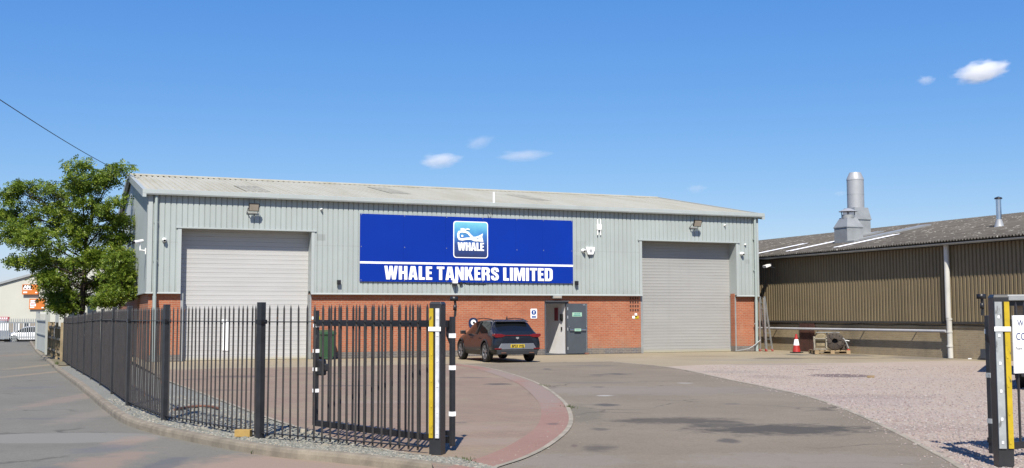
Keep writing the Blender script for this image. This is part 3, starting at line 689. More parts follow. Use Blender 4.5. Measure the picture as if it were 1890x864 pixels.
for x, zj in ((.285, 2.36), (WX-.21, 2.3)):
    b = B(); b.tube([(x, -.13, ZE-.05), (x, -.13, zj)], .058, 12); b.tube([(x, -.13, zj), (x, -.13, zj-.2), (x, -.11, .0)], [.072, .068, .066], 12)
    for z in (5.0, 3.6, 1.2): b.box(x-.075, x+.075, -.14, -.03, z, z+.05)
    b.build('downpipe', 'pipe', W)
# door openings: reveals, flashings
b = B(); YD = .52
for x0, x1 in ((L0, L1), (R0, R1)):
    b.add([(x0, YC, 0 if False else ZC), (x0, YD, ZC), (x0, YD, ZL), (x0, YC, ZL)], [(0, 1, 2, 3)])
    b.add([(x1, YC, ZC), (x1, YD, ZC), (x1, YD, ZL), (x1, YC, ZL)], [(3, 2, 1, 0)])
    b.add([(x0, YC, ZL), (x1, YC, ZL), (x1, YD+.1, ZL), (x0, YD+.1, ZL)], [(0, 1, 2, 3)])
    b.box(x0-.13, x0-.001, YC-.022, YC-.004, ZC, ZL); b.box(x1+.001, x1+.12, YC-.022, YC-.004, ZC, ZL)
    b.box(x0-.2, x1+.18, YC-.05, YC-.003, ZL-.002, ZL+.05)
b.build('door_flashing', 'trim', W)
b = B()
for x0, x1 in ((L0, L1), (R0, R1)):
    b.box(x0-.06, x0+.12, YBk+.005, YD+.1, 0, ZC-.01); b.box(x1-.012, x1+.05, YBk-.02, YD+.1, 0, ZC-.03)
b.build('door_jamb', 'galv_matt', W)
def shutter(x0, x1, m, pitch):
    b = B(); n = int(ZL/pitch)+1; vs = []; zz = []
    for i in range(n):
        z = i*pitch
        for dz, dy in ((0, .012), (.012, 0), (pitch*.5-.004, 0), (pitch*.5, .004), (pitch-.012, 0)): zz.append((min(z+dz, ZL), dy))
    for z, dy in zz: vs += [(x0, YD+dy, z+.01), (x1, YD+dy, z+.01)]
    b.add(vs, [(2*i, 2*i+1, 2*i+3, 2*i+2) for i in range(len(zz)-1)])
    b.box(x0, x1, YD-.03, YD-.002, .0, .09)
    return b.build('roller_door', m, W)
sL = shutter(L0, L1, 'doorL', .17); sR = shutter(R0, R1, 'doorR', .13)
sL['label'] = 'white roller shutter with a white strip fixed low in its middle'
sR['label'] = 'grey roller shutter under the floodlight'
b = B(); b.box(2.80, 3.03, YD-.03, YD-.004, .35, 1.44); b.box(2.74, 2.92, YD-.05, YD-.004, 1.40, 1.50); o = b.build('pass_panel', 'signwhite', sL)
# personnel doorway and the lobby behind it
b = B(); b.box(D0-.06, D0, YBk-.03, YBk+.05, 0, DZ); b.box(D1, D1+.05, YBk-.03, YBk+.05, 0, DZ); b.box(D0-.06, D1+.06, YBk-.03, .40, DZ, DZ+.07); b.box(D0-.06, D1+.1, .0, YBk+.02, DZ+.075, DZ+.11); b.box(D0, D1, .02, .42, 0, .03)
b.build('door_frame', 'frame', W)
b = B(); xa, xb, ya, yb = D0-.02, D1-.004, YBk+.055, 3.4
b.add([(xa, ya, 0.012), (xb, ya, 0.012), (xb, yb, 0.012), (xa, yb, 0.012)], [(0, 1, 2, 3)]); b.build('lobby_floor', 'int_floor', W)
b = B()
b.add([(xa-.7, ya, 0), (xa-.7, yb, 0), (xa-.7, yb, 2.6), (xa-.7, ya, 2.6)], [(0, 1, 2, 3)]); b.add([(xb, ya, 0), (xb, yb, 0), (xb, yb, 2.6), (xb, ya, 2.6)], [(0, 1, 2, 3)])
b.add([(xa-.7, 2.15, 0), (xb, 2.15, 0), (xb, 2.15, 2.6), (xa-.7, 2.15, 2.6)], [(0, 1, 2, 3)]); b.add([(xa-.7, ya, 2.6), (xb, ya, 2.6), (xb, yb, 2.6), (xa-.7, yb, 2.6)], [(0, 1, 2, 3)])
b.box(xb-.004, xb-.001, ya, 2.14, 0, .12)
b.build('lobby_wall', 'white_paint', W)
# open leaf, hinged at D1, turned back towards the wall
HX, HY = D1+.03, YBk-.05
leaf_dir = Vector((math.cos(R(-9)), math.sin(R(-9)), 0)); ln_ = Vector((-leaf_dir.y, leaf_dir.x, 0))
def lf(u, v, z): return Vector((HX, HY, 0))+leaf_dir*u-ln_*v*1+Vector((0, 0, z))
b = B(); b.obox(lf(.44, 0, 1.075), leaf_dir, ln_, (0, 0, 1), .44, .024, 1.045); dl = b.build('door_leaf', 'dkgrey', W, bevel=.004)
b = B(); b.tube([lf(.08, .035, 1.17), lf(.07, .09, 1.14), lf(.1, .10, 1.02), lf(.80, .10, 1.02), lf(.83, .09, 1.14), lf(.83, .035, 1.17)], .018, 8); b.tube([lf(.835, .035, .06), lf(.835, .035, 2.08)], .012, 6); b.build('panic_bar', 'chrome', dl)
b = B(); b.obox(lf(.43, .03, 1.66), leaf_dir, ln_, (0, 0, 1), .21, .004, .085); o = b.build('door_sign', 'safegreen', dl)
b = B()
for u, z, hw in ((.36, 1.69, .05), (.45, 1.69, .03), (.53, 1.69, .04), (.40, 1.625, .13), (.55, 1.625, .04)): b.obox(lf(u, .036, z), leaf_dir, ln_, (0, 0, 1), hw, .001, .018)
b.build('sign_print', 'teal', o)
b = B(); b.obox(lf(.43, .125, 1.02), leaf_dir, ln_, (0, 0, 1), .14, .004, .055); o = b.build('push_bar_sign', 'safegreen', dl)
b = B(); b.obox(lf(.43, .131, 1.02), leaf_dir, ln_, (0, 0, 1), .09, .001, .012); b.build('sign_print', 'teal', o)
b = B()
for z in (.25, 1.05, 1.55, 1.9): b.obox(lf(.02, .03, z), leaf_dir, ln_, (0, 0, 1), .02, .006, .06)
b.obox(lf(.74, .03, 2.06), leaf_dir, ln_, (0, 0, 1), .05, .006, .014); b.build('hinge', 'galv', dl)
b = B(); b.obox(lf(.83, .07, .035), leaf_dir, ln_, (0, 0, 1), .085, .05, .033); tag(b.build('brick', 'rusty_hose'), 'red brick wedged on the ground at the foot of the open grey door', 'brick')
# inside the lobby: red box and black unit
b = B(); b.box(xb-.03, xb-.005, .86, 1.20, 1.40, 1.95); tag(b.build('notice_board', 'signred'), 'dark red notice on the white wall inside the open doorway', 'notice')
b = B(); b.box(xb-.06, xb-.005, .36, .60, 1.44, 1.68); b.box(xb-.05, xb-.005, .4, .56, 1.38, 1.44); b.box(xb-.075, xb-.06, .39, .57, 1.48, 1.64); tag(b.build('wall_unit', 'black2'), 'small black unit on the white wall just inside the doorway', 'wall unit')
b = B(); b.box(xb-.03, xb-.005, .46, .56, 1.0, 1.14); b.box(xb-.04, xb-.03, .48, .54, 1.04, 1.1); tag(b.build('light_switch', 'black2'), 'small dark switch low on the sunlit lobby wall', 'switch')

# ------------------------------------------------------------------ the big sign
def logo_mat():
    k = NT('logo_print'); sep = k.n('ShaderNodeSeparateXYZ'); k.t.links.new(k.co(), sep.inputs[0]); n = k.noise(1.6, detail=3)
    v = k.math('ADD', k.ramp(sep.outputs[2], 3.94, 5.42), k.math('MULTIPLY', k.math('SUBTRACT', n, .5), .35))
    cr = k.n('ShaderNodeValToRGB'); k.t.links.new(v, cr.inputs[0]); el = cr.color_ramp.elements
    el[0].position = .05; el[0].color = (.03, .045, .15, 1); el[1].position = 1; el[1].color = (.25, .75, .85, 1)
    for p, c in ((.35, (.03, .08, .32, 1)), (.55, (.06, .22, .62, 1)), (.75, (.12, .45, .78, 1))): e = el.new(p); e.color = c
    k.col(cr.outputs[0]); k.rm(.35); return k.m
MT['logo'] = logo_mat()
SG = thing('company_sign', 'large blue signboard with white company lettering and a logo panel', 'sign', (7.85, -.07, 2.957))
def wb(b, name, m, par=SG): return b.build(name, m, par, world=True)
b = B()
xs = [7.85, 9.6, 11.35, 12.9, 14.4, 15.6, 17.0]
for i in range(6): b.box(xs[i]+(.003 if i else 0), xs[i+1], -.10, -.068, 2.957, 5.59)
b.box(7.86, 16.99, -.085, -.067, 2.96, 5.585); board = wb(b, 'sign_board', 'signblue')
b = B(); b.box(7.85, 17.0, -.106, -.1015, 3.655, 3.735); wb(b, 'stripe', 'signwhite')
for x in xs:
    for z in (3.0, 4.3, 5.54):
        b = B(); b.box(min(max(x+.05, 7.9), 16.95)-.014, min(max(x+.05, 7.9), 16.95)+.014, -.108, -.1015, z, z+.028); wb(b, 'rivet', 'galv_matt')

def off_children(objs, root):
    for o in objs: o.data.transform(Matrix.Translation(-Vector(root.location)))
ls = letters('letter', 'WHALE TANKERS LIMITED', 8.83, 16.05, 3.045, 3.575, -.112, 'signwhite', SG)
off_children(ls, SG)
b = B(); b.prism(rrect(11.68, 13.17, 3.94, 5.42, .12), -.118, -.1015); lp_ = wb(b, 'logo_panel', 'signwhite')
b = B(); b.prism(rrect(11.715, 13.135, 3.975, 5.385, .10), -.124, -.1185); o = b.build('logo_print', 'logo', lp_); o.location = -Vector(SG.location)
ls = letters('logo_letter', 'WHALE', 11.86, 12.99, 4.235, 4.565, -.129, 'signwhite', lp_, gap=.04)
off_children(ls, SG)
# whale outline: loop of the body, crossing into the tail, spout and eye
sx, sz = 1.49, 1.48
def lw(u, v): return (11.68+u*sx, 3.94+v*sz)
wl = []
body = [lw(*p) for p in [(.79, .545), (.69, .485), (.60, .49), (.50, .53), (.38, .525), (.25, .50), (.17, .51), (.14, .56), (.135, .64), (.16, .70), (.23, .72), (.34, .715), (.42, .685), (.50, .60), (.56, .545), (.64, .555), (.75, .595), (.845, .665)]]
wl.append(poly_curve('whale', stroke(body[:10]+body[10:14], .088), .006, 'signwhite', face_mtx(0, -.131, 0), lp_))
wl.append(poly_curve('whale', stroke(body[13:], [.10, .10, .085, .07, .03]), .006, 'signwhite', face_mtx(0, -.1335, 0), lp_))
wl.append(poly_curve('whale', [[lw(.845, .68), lw(.825, .58), lw(.86, .455), lw(.76, .455), lw(.66, .47), lw(.72, .52), lw(.79, .53), lw(.79, .60)]], .006, 'signwhite', face_mtx(0, -.136, 0), lp_))
wl.append(poly_curve('spout', stroke([lw(.20, .775), lw(.27, .79), lw(.325, .77), lw(.325, .68)], .06), .006, 'signwhite', face_mtx(0, -.1385, 0), lp_))
wl.append(poly_curve('spout', stroke([lw(.46, .775), lw(.40, .79), lw(.345, .77)], .05), .006, 'signwhite', face_mtx(0, -.141, 0), lp_))
wl.append(poly_curve('whale_eye', [disc(*lw(.25, .595), .045)], .006, 'signwhite', face_mtx(0, -.131, 0), lp_))
off_children(wl, SG)

# ------------------------------------------------------------------ fittings on the front
def floodlight(x, z, label):
    t = thing('floodlight', label, 'floodlight', (x, -.04, z), 0, 'black floodlights over the shutters')
    b = B(); b.obox((0, -.36, .0), (1, 0, 0), (0, .92, .39), (0, -.39, .92), .19, .035, .15)
    for i in range(-3, 4): b.obox((i*.05, -.31, .03), (1, 0, 0), (0, .92, .39), (0, -.39, .92), .008, .03, .12)
    b.build('housing', 'black', t)
    b = B(); b.obox((0, -.395, -.015), (1, 0, 0), (0, .92, .39), (0, -.39, .92), .165, .006, .12); b.build('lens', 'lens', t)
    b = B(); b.bar((-.2, -.34, 0), (-.2, -.03, -.16), .012); b.bar((.2, -.34, 0), (.2, -.03, -.16), .012); b.box(-.22, .22, -.04, .03, -.2, -.14); b.build('bracket', 'galv_matt', t)
    return t
floodlight(3.72, 5.66, 'black floodlight with pale lens above the white shutter')
floodlight(22.92, 5.64, 'black floodlight above the grey shutter')
def spot(x, z, label):
    t = thing('spotlight', label, 'spotlight', (x, -.06, z), 0, 'small black wall spotlights beside the sign')
    b = B(); b.box(-.07, .07, -.14, -.04, -.07, .10); b.box(-.06, .06, -.16, -.14, -.05, .08); b.build('housing', 'black', t, bevel=.006); b = B(); b.box(-.03, .03, -.04, .05, -.04, .04); b.build('bracket', 'black', t)
spot(7.02, 2.9, 'small black spotlight on the cladding between white shutter and blue sign'); spot(17.14, 2.96, 'small black spotlight touching the lower corner of the blue sign')
def dome(x, z, label, y=-.04, s=1.):
    t = thing('dome_camera', label, 'security camera', (x, y, z), 0, 'white dome cameras on the cladding')
    b = B(); b.lathe([(0, -.09*s), (.075*s, -.09*s), (.085*s, -.03*s), (.085*s, 0), (.0, 0)], (0, 0, 0), 'Y', 16); b.build('base', 'white', t)
    b = B(); b.lathe([(.0, -.2*s), (.04*s, -.19*s), (.068*s, -.15*s), (.075*s, -.095*s)], (0, 0, 0), 'Y', 16); b.build('hood', 'white', t)
    b = B(); b.lathe([(.0, -.205*s), (.03*s, -.20*s), (.045*s, -.185*s)], (.0, 0, -.02*s), 'Y', 12); b.build('lens', 'glassdk', t)
dome(.59, 4.39, 'white dome camera between downpipe and white shutter'); dome(17.49, 4.34, 'white dome camera next to the alarm box'); dome(25.42, 4.36, 'white dome camera beside the grey shutter opening')
dome(6.33, 5.70, 'tiny dome camera under the gutter above the white shutter end', s=.6); dome(25.62, 4.78, 'tiny wall sensor above the dome camera beside the grey shutter', s=.5); dome(24.55, 5.62, 'tiny grey fitting under the gutter near the floodlight over the grey shutter', s=.5)
t = thing('bullet_camera', 'white bullet camera on an arm at the gable corner of the warehouse', 'security camera', (-.02, .25, 4.3))
b = B(); b.tube([(-.42, -.28, -.02), (-.12, -.02, .06)], .062, 12); b.build('housing', 'white', t); b = B(); b.tube([(-.46, -.32, -.03), (-.42, -.28, -.02)], .05, 12); b.build('lens', 'glassdk', t)
b = B(); b.tube([(-.22, -.1, -.03), (-.2, -.08, -.28), (0, 0, -.3)], .03, 8); b.box(-.03, .0, -.07, .07, -.42, -.2); b.build('bracket', 'white', t)
t = thing('alarm_box', 'white wedge shaped alarm box beside the blue sign', 'alarm', (17.82, -.04, 4.34))
b = B(); b.prism([(-.2, .16), (.2, .16), (.19, .02), (.12, -.16), (-.12, -.16), (-.19, .02)], -.1, 0); b.build('cover', 'white', t, bevel=.012); b = B(); b.prism([(-.1, -.165), (.1, -.165), (.09, -.21), (-.09, -.21)], -.08, 0); b.build('lamp', 'dkgrey', t); b = B(); b.prism([(-.07, .06), (.07, .06), (.05, -.07), (-.05, -.07)], -.104, -.101); b.build('badge', 'letter_grey', t)
t = thing('wireless_antenna', 'white wireless unit with four stub antennas high on the cladding', 'antenna', (18.25, -.04, 5.36))
b = B(); b.box(-.1, .1, -.09, 0, -.12, .12); b.build('box', 'white', t, bevel=.01)
for x in (-.07, .07):
    for z0, z1 in ((.12, .34), (-.34, -.12)): b = B(); b.tube([(x, -.05, z0), (x, -.05, z1)], .022, 8); b.build('antenna', 'white', t)
t = thing('wall_camera', 'pale box camera with a cable hanging under the centre of the sign', 'camera', (11.72, -.12, 2.93))
b = B(); b.box(-.09, .09, -.18, .02, -.02, .13); b.build('housing', 'white', t, bevel=.01); b = B(); b.box(-.07, .07, -.16, .08, -.12, -.02); b.lathe([(.0, .0), (.07, 0), (.07, .08), (0, .08)], (.3, .0, -.02), 'Y', 10); b.build('bracket', 'black', t)
b = B(); b.tube([(.3, .04, -.02), (.45, .06, .02), (.55, .07, -.04), (1.0, .07, -.04), (1.4, .07, -.045)], .014, 6); b.build('cable', 'black2', t)
t = thing('bulkhead_light', 'grey bulkhead light over the personnel door', 'light', (16.29, .0, 2.385))
b = B(); b.box(-.2, .2, -.09, .12, -.06, .06); b.build('body', 'galv_matt', t, bevel=.012); b = B(); b.box(-.17, .17, -.1, -.09, -.035, .035); b.build('diffuser', 'lens', t)
t = thing('vent_stub', 'short white pipe standing on the gutter above the sign', 'pipe', (13.41, -.16, 6.2))
b = B(); b.tube([(0, 0, 0), (0, 0, .44)], .045, 10); b.build('pipe', 'white', t); b = B(); b.tube([(0, .02, -.1), (0, .0, 0)], .05, 10); b.build('collar', 'galv_matt', t)
b = B(); b.tube([(13.25+.06*math.sin(a), -.08, 5.72+.1*math.cos(a)) for a in [R(k*30) for k in range(11)]], .014, 6); tag(b.build('cable_loop', 'galv_matt'), 'grey loop of cable under the gutter above the blue sign', 'cable')
# notices on the brick
YN = YBk-.012
t = thing('notice_plate', 'blue and white mandatory notice plate beside the open personnel door', 'sign', (15.29, YN, 1.7))
b = B(); b.prism(rrect(-.145, .145, -.2, .2, .025, 3), -.004, .01); b.build('plate', 'signwhite', t); b = B(); b.prism(disc(0, .05, .11), -.007, -.0045); b.build('blue_disc', 'safeblue', t)
b = B(); b.prism([(-.022, .12), (.022, .12), (.014, .02), (-.014, .02)], -.010, -.0075); b.prism(disc(0, -.012, .018, 10), -.010, -.0075); b.build('mark', 'signwhite', t); b = B(); b.box(-.1, .1, -.007, -.0045, -.17, -.10); b.build('text_panel', 'safeblue', t)
t = thing('round_sign', 'dark blue sign with a white ring on the brick behind the car', 'sign', (12.62, YN, 1.30))
b = B(); b.prism(rrect(-.2, .2, -.2, .24, .17, 6), -.004, .01); b.build('plate', 'navy', t); b = B(); b.prism(disc(.0, .05, .11), -.007, -.0045); b.build('white_disc', 'signwhite', t); b = B(); b.prism(disc(.02, .04, .05, 12), -.010, -.0075); b.build('symbol', 'black2', t)
def warn(x, z, label):
    t = thing('warning_sign', label, 'sign', (x, YN, z), 0, 'small yellow warning labels on the brick')
    b = B(); b.box(-.16, .16, -.006, .01, -.06, .06); b.build('plate', 'signyellow', t); b = B(); b.box(-.155, -.03, -.009, -.0065, -.055, .055); b.build('white_panel', 'signwhite', t)
    b = B(); b.box(-.045, .045, -.07, .01, .07, .17); b.build('sensor', 'white', t)
warn(6.2, 1.55, 'yellow warning label with white sensor beside the white shutter'); warn(20.06, 1.54, 'yellow warning label with white sensor beside the grey shutter')
t = thing('wall_scar', 'rows of dark fixing holes left in the brick by the grey shutter', 'marks', (20.0, YBk-.003, 2.1))
b = B()
for i in range(4):
    for j in range(4): b.box(-.2+i*.12, -.2+i*.12+.07, -.002, .002, .2-j*.17, .2-j*.17+.1)
b.build('marks', 'rust', t)
b = B(); b.tube([(26.25, -.2, .5), (25.9, -.25, .28), (25.6, -.22, .12), (25.2, -.2, .06), (24.9, -.22, .03)], .022, 6); tag(b.build('hose', 'galv_matt'), 'pale hose drooping from the warehouse downpipe near the ladder', 'hose')
# ------------------------------------------------------------------ overhead cable
a0 = Vector((0, RY, RZ+.05)); a1 = at(-40, 158, 26)
b = B(); pts = [a0.lerp(a1, k/24)-Vector((0, 0, .35*math.sin(PI*k/24))) for k in range(25)]
a0 = Vector((0.02, 9.2, 7.7)); pts = [a0.lerp(a1, k/24)-Vector((0, 0, .12*math.sin(PI*k/24))) for k in range(25)]
b.tube(pts, .012, 6); tag(b.build('overhead_cable', 'cable'), 'thin black cable crossing the sky to the warehouse gable', 'cable')

# ------------------------------------------------------------------ wheelie bin
t = thing('wheelie_bin', 'green wheelie bin against the brick wall behind the fence', 'bin', (6.48, -.42, 0), 0)
b = B(); b.add([(-.24, -.25, .1), (.24, -.25, .1), (.24, .22, .1), (-.24, .22, .1), (-.29, -.36, 1.0), (.29, -.36, 1.0), (.29, .3, 1.0), (-.29, .3, 1.0)], [(0, 3, 2, 1), (4, 5, 6, 7), (0, 1, 5, 4), (1, 2, 6, 5), (2, 3, 7, 6), (3, 0, 4, 7)]); b.box(-.31, .31, -.39, .32, .93, 1.0); b.box(-.2, .2, -.26, -.24, 0.02, .1); b.build('body', 'green_bin', t, bevel=.015)
b = B(); b.add([(-.31, -.40, 1.003), (.31, -.40, 1.003), (.31, .34, 1.05), (-.31, .34, 1.05), (-.29, -.36, 1.04), (.29, -.36, 1.04), (.29, .3, 1.10), (-.29, .3, 1.10)], [(0, 3, 2, 1), (4, 5, 6, 7), (0, 1, 5, 4), (1, 2, 6, 5), (2, 3, 7, 6), (3, 0, 4, 7)]); b.build('lid', 'green_bin', t, bevel=.01)
for s in (-1, 1): b = B(); b.lathe([(0, s*.2), (.1, s*.2), (.1, s*.26), (0, s*.26)], (0, .24, .1), 'X', 16); b.build('wheel', 'black2', t)
b = B(); b.tube([(-.27, .36, .99), (.27, .36, .99)], .016, 8); b.build('handle', 'green_bin', t)

# ------------------------------------------------------------------ cars
def make_car(t, paint, hatch=True, z0=0., van=False, plate=None, detail=True):
    """local +Y is the nose; t is the Empty on the ground"""
    # station: y, zb, half widths (sill, mid, widest, shoulder, belt, top), heights (mid, wide, shoulder, belt, top edge, top centre)
    if not van:
        ST = [(-2.21, .40, (.70, .80, .84, .80, .74, .62), (.46, .60, .74, .90, .98, 1.00)),
              (-2.13, .30, (.80, .88, .905, .87, .80, .66), (.44, .60, .78, .98, 1.06, 1.09)),
              (-1.98, .27, (.82, .895, .92, .885, .82, .665), (.43, .60, .82, 1.0, 1.13, 1.17)),
              (-1.58, .25, (.83, .90, .92, .89, .83, .645), (.42, .60, .84, 1.0, 1.37, 1.42)),
              (-1.48, .25, (.83, .90, .92, .89, .83, .64), (.42, .60, .84, 1.0, 1.405, 1.455)),
              (-.95, .22, (.84, .90, .915, .885, .83, .625), (.41, .58, .84, .98, 1.43, 1.49)),
              (-.10, .20, (.85, .89, .905, .88, .83, .615), (.40, .57, .83, .97, 1.445, 1.51)),
              (.45, .20, (.85, .89, .905, .88, .83, .60), (.40, .57, .83, .965, 1.40, 1.47)),
              (.75, .20, (.85, .89, .905, .88, .83, .61), (.40, .57, .82, .965, 1.29, 1.35)),
              (1.20, .20, (.84, .89, .91, .88, .80, .68), (.40, .57, .82, .955, 1.0, 1.03)),
              (1.65, .20, (.82, .88, .905, .86, .74, .5), (.40, .57, .80, .91, .96, .98)),
              (2.0, .22, (.74, .84, .86, .78, .66, .4), (.38, .54, .72, .80, .84, .86)),
              (2.20, .27, (.55, .62, .64, .60, .5, .3), (.36, .50, .62, .68, .71, .72))]
        glass_side = range(3, 9); sx_ = (4, 7)
    else:
        ST = [(-2.3, .40, (.75, .85, .88, .87, .85, .74), (.50, .75, 1.0, 1.25, 1.80, 1.86)),
              (-2.25, .30, (.85, .93, .94, .93, .90, .78), (.50, .75, 1.0, 1.25, 1.86, 1.93)),
              (-1.5, .25, (.86, .94, .95, .94, .91, .78), (.48, .75, 1.0, 1.25, 1.87, 1.95)),
              (-.6, .25, (.86, .94, .95, .94, .91, .78), (.48, .75, 1.0, 1.25, 1.87, 1.95)),
              (.3, .25, (.86, .94, .95, .94, .91, .78), (.48, .75, 1.0, 1.22, 1.86, 1.94)),
              (.9, .25, (.86, .94, .95, .93, .90, .74), (.48, .75, 1.0, 1.18, 1.78, 1.84)),
              (1.5, .25, (.85, .93, .94, .91, .86, .72), (.48, .72, .95, 1.10, 1.26, 1.30)),
              (2.1, .25, (.80, .88, .89, .84, .74, .5), (.46, .62, .85, .98, 1.02, 1.04)),
              (2.3, .30, (.6, .68, .7, .66, .55, .3), (.42, .55, .72, .80, .84, .85))]
        glass_side = range(4, 6)
    b = B(); n = 17; vs = []
    for (y, zb, ww, hh) in ST:
        half = [(ww[0]*.92, zb)]+list(zip(ww[:1], (zb+.06,)))+[(ww[1], hh[0]), (ww[2], hh[1]), (ww[3], hh[2]), (ww[4], hh[3]), (ww[5], hh[4]), (ww[5]*.6, hh[4]*.3+hh[5]*.7), ]
        ring = [(-a, z) for a, z in half]+[(0, hh[5])]+[(a, z) for a, z in reversed(half)]
        vs += [(x, y, z) for x, z in ring]
    fs = []; mi = []
    for i in range(len(ST)-1):
        for k in range(n):
            fs.append((i*n+k, i*n+(k+1) % n, (i+1)*n+(k+1) % n, (i+1)*n+k))
            kk = min(k, 15-k) if k < 16 else 99; m = 0
            if not van:
                if kk == 5 and 3 <= i <= 8: m = 1                 # side glass
                if kk in (6, 7) and i in (1, 2): m = 2                 # rear screen
                if kk in (6, 7) and i == 8: m = 3                 # windscreen
                if kk in (0, 1) or k == 16: m = 4                 # dark lower trim
            else:
                if kk == 5 and i == 4: m = 1
                if kk in (6, 7) and i == 5: m = 3
                if kk in (0,) or k == 16: m = 4
            mi.append(m)
    fs.append(tuple(range(n))); mi.append(0); fs.append(tuple(reversed(range((len(ST)-1)*n, len(ST)*n)))); mi.append(0)
    me = bpy.data.meshes.new('car_src'); me.from_pydata(vs, [], fs)
    mats = [MT[paint], MT['glassdk'], MT['glassdk'], MT['glassdk'], MT['grey_bumper'], MT['black2']]
    for m in mats: me.materials.append(m)
    for i, p in enumerate(me.polygons): p.material_index = mi[i]; p.use_smooth = True
    bm = bmesh.new(); bm.from_mesh(me); bmesh.ops.recalc_face_normals(bm, faces=bm.faces)
    cl = bm.edges.layers.float.get('crease_edge') or bm.edges.layers.float.new('crease_edge')
    for e in bm.edges:
        ms = {f.material_index for f in e.link_faces}
        if len(ms) > 1: e[cl] = .55
        if all(abs(v.co.y-ST[0][0]) < 1e-4 for v in e.verts): e[cl] = .35
    bm.to_mesh(me); bm.free()
    o = bpy.data.objects.new('car_src', me); COL.objects.link(o)
    sm = o.modifiers.new('s', 'SUBSURF'); sm.levels = 2; sm.render_levels = 2
    wy = (-1.33, 1.35) if not van else (-1.5, 1.4); wr = .345
    cb = B()
    for y in wy:
        for s in (-1, 1): cb.lathe([(0, s*.62), (wr+.05, s*.62), (wr+.05, s*1.2), (0, s*1.2)], (0, y, wr+.01), 'X', 32)
    cut = cb.build('cutter', 'black2'); bo = o.modifiers.new('b', 'BOOLEAN'); bo.operation = 'DIFFERENCE'; bo.object = cut; bo.solver = 'EXACT'
    try: bo.material_mode = 'TRANSFER'
    except Exception: pass
    dg = bpy.context.evaluated_depsgraph_get(); dg.update(); ev = o.evaluated_get(dg); res = bpy.data.meshes.new_from_object(ev)
    bpy.data.objects.remove(o); bpy.data.objects.remove(cut)
    names = {0: ('body', paint), 1: ('side_window', 'glassdk'), 2: ('rear_window', 'glassdk'), 3: ('windscreen', 'glassdk'), 4: ('lower_trim', 'grey_bumper'), 5: ('wheel_arch', 'black2')}
    slot = [m.name if m else '' for m in res.materials]
    out = {}
    for idx, (nm, mm) in names.items():
        keep = [p for p in res.polygons if (p.material_index == idx if idx < 5 else p.material_index >= 5)]
        groups = [keep]
        if nm == 'side_window':
            groups = [[p for p in keep if p.center.x < 0], [p for p in keep if p.center.x > 0]]
        for g in groups:
            if not g: continue
            mp = {}; vv = []; ff = []
            for p in g:
                f = []
                for vi in p.vertices:
                    if vi not in mp: mp[vi] = len(vv); vv.append(tuple(res.vertices[vi].co))
                    f.append(mp[vi])
                ff.append(f)
            m2 = bpy.data.meshes.new(nm); m2.from_pydata(vv, [], ff); m2.materials.append(MT[mm])
            for p in m2.polygons: p.use_smooth = (nm != 'wheel_arch')
            ob = bpy.data.objects.new(nm, m2); COL.objects.link(ob); ob.parent = t; out.setdefault(nm, ob)
    def surf_x(y, z, s):          # half width of the body there
        best = .9; bd = 9
        for v in out['body'].data.vertices:
            d = abs(v.co.y-y)+abs(v.co.z-z)
            if v.co.x*s > 0 and d < bd: bd = d; best = abs(v.co.x)
        return best
    for y in wy:
        for s in (-1, 1):
            xo = .905 if not van else .93
            b = B(); pr = [(.235, xo-.03), (.25, xo-.01), (.31, xo), (wr-.012, xo-.012), (wr, xo-.05), (wr, xo-.19), (wr-.02, xo-.22), (.2, xo-.22)]
            b.lathe([(r, s*h) for r, h in pr], (0, y, wr), 'X', 36); wh = b.build('wheel', 'black2', t)
            b = B(); b.lathe([(.238, s*(xo-.035)), (.243, s*(xo-.012)), (.225, s*(xo-.02)), (.215, s*(xo-.14)), (0, s*(xo-.15))], (0, y, wr), 'X', 32)
            for k in range(5):
                a = 2*PI*k/5+.3
                for da in (-.16, .16):
                    b.bar((s*(xo-.045), y+.05*math.cos(a), wr+.05*math.sin(a)), (s*(xo-.03), y+.228*math.cos(a+da), wr+.228*math.sin(a+da)), .014, .018, (1, 0, 0))
            b.lathe([(0, s*(xo-.03)), (.05, s*(xo-.03)), (.06, s*(xo-.06))], (0, y, wr), 'X', 14)
            b.build('rim', 'bumper_silver' if paint != 'paint_white' else 'galv_matt', wh)
    if van: return out
    if detail:
        # black arch lips
        for y in wy:
            for s in (-1, 1):
                b = B(); q = []
                for k in range(0, 25):
                    a = R(-18+216*k/24)
                    for rr in (wr+.045, wr+.105):
                        yy, zz = y+rr*math.cos(a), wr+.01+rr*math.sin(a); q.append((s*(min(.93, surf_x(yy, zz, s)+.008)), yy, zz))
                b.add(q, [(2*i, 2*i+1, 2*i+3, 2*i+2) for i in range(24)], True); ob = b.build('arch_lip', 'grey_bumper', t); md = ob.modifiers.new('s', 'SOLIDIFY'); md.thickness = .012; md.offset = 0
        # tail lamps, light bar, number plate, bumper pieces
        for s in (-1, 1):
            b = B(); b.prism([(s*.45, .955), (s*.60, .99), (s*.86, 1.0), (s*.885, .93), (s*.80, .865), (s*.58, .875), (s*.46, .915)], -2.235, -2.02); b.build('tail_lamp', 'tail_red', t, bevel=.01)
            b = B(); b.box(min(s*.60, s*.84), max(s*.60, s*.84), -2.255, -2.1, .465, .50); b.build('reflector', 'tail_red', t)
        b = B(); b.box(-.47, .47, -2.235, -2.12, .925, .955); b.build('light_bar', 'tail_red', t)
        b = B(); b.prism([(-.60, .66), (-.70, .50), (-.62, .455), (.62, .455), (.70, .50), (.60, .66)], -2.232, -2.10); b.build('tailgate_recess', 'bumper_silver', t, bevel=.01)
        b = B(); b.prism([(-.78, .44), (.78, .44), (.74, .28), (-.74, .28)], -2.235, -2.02); b.build('rear_diffuser', 'grey_bumper', t, bevel=.02)
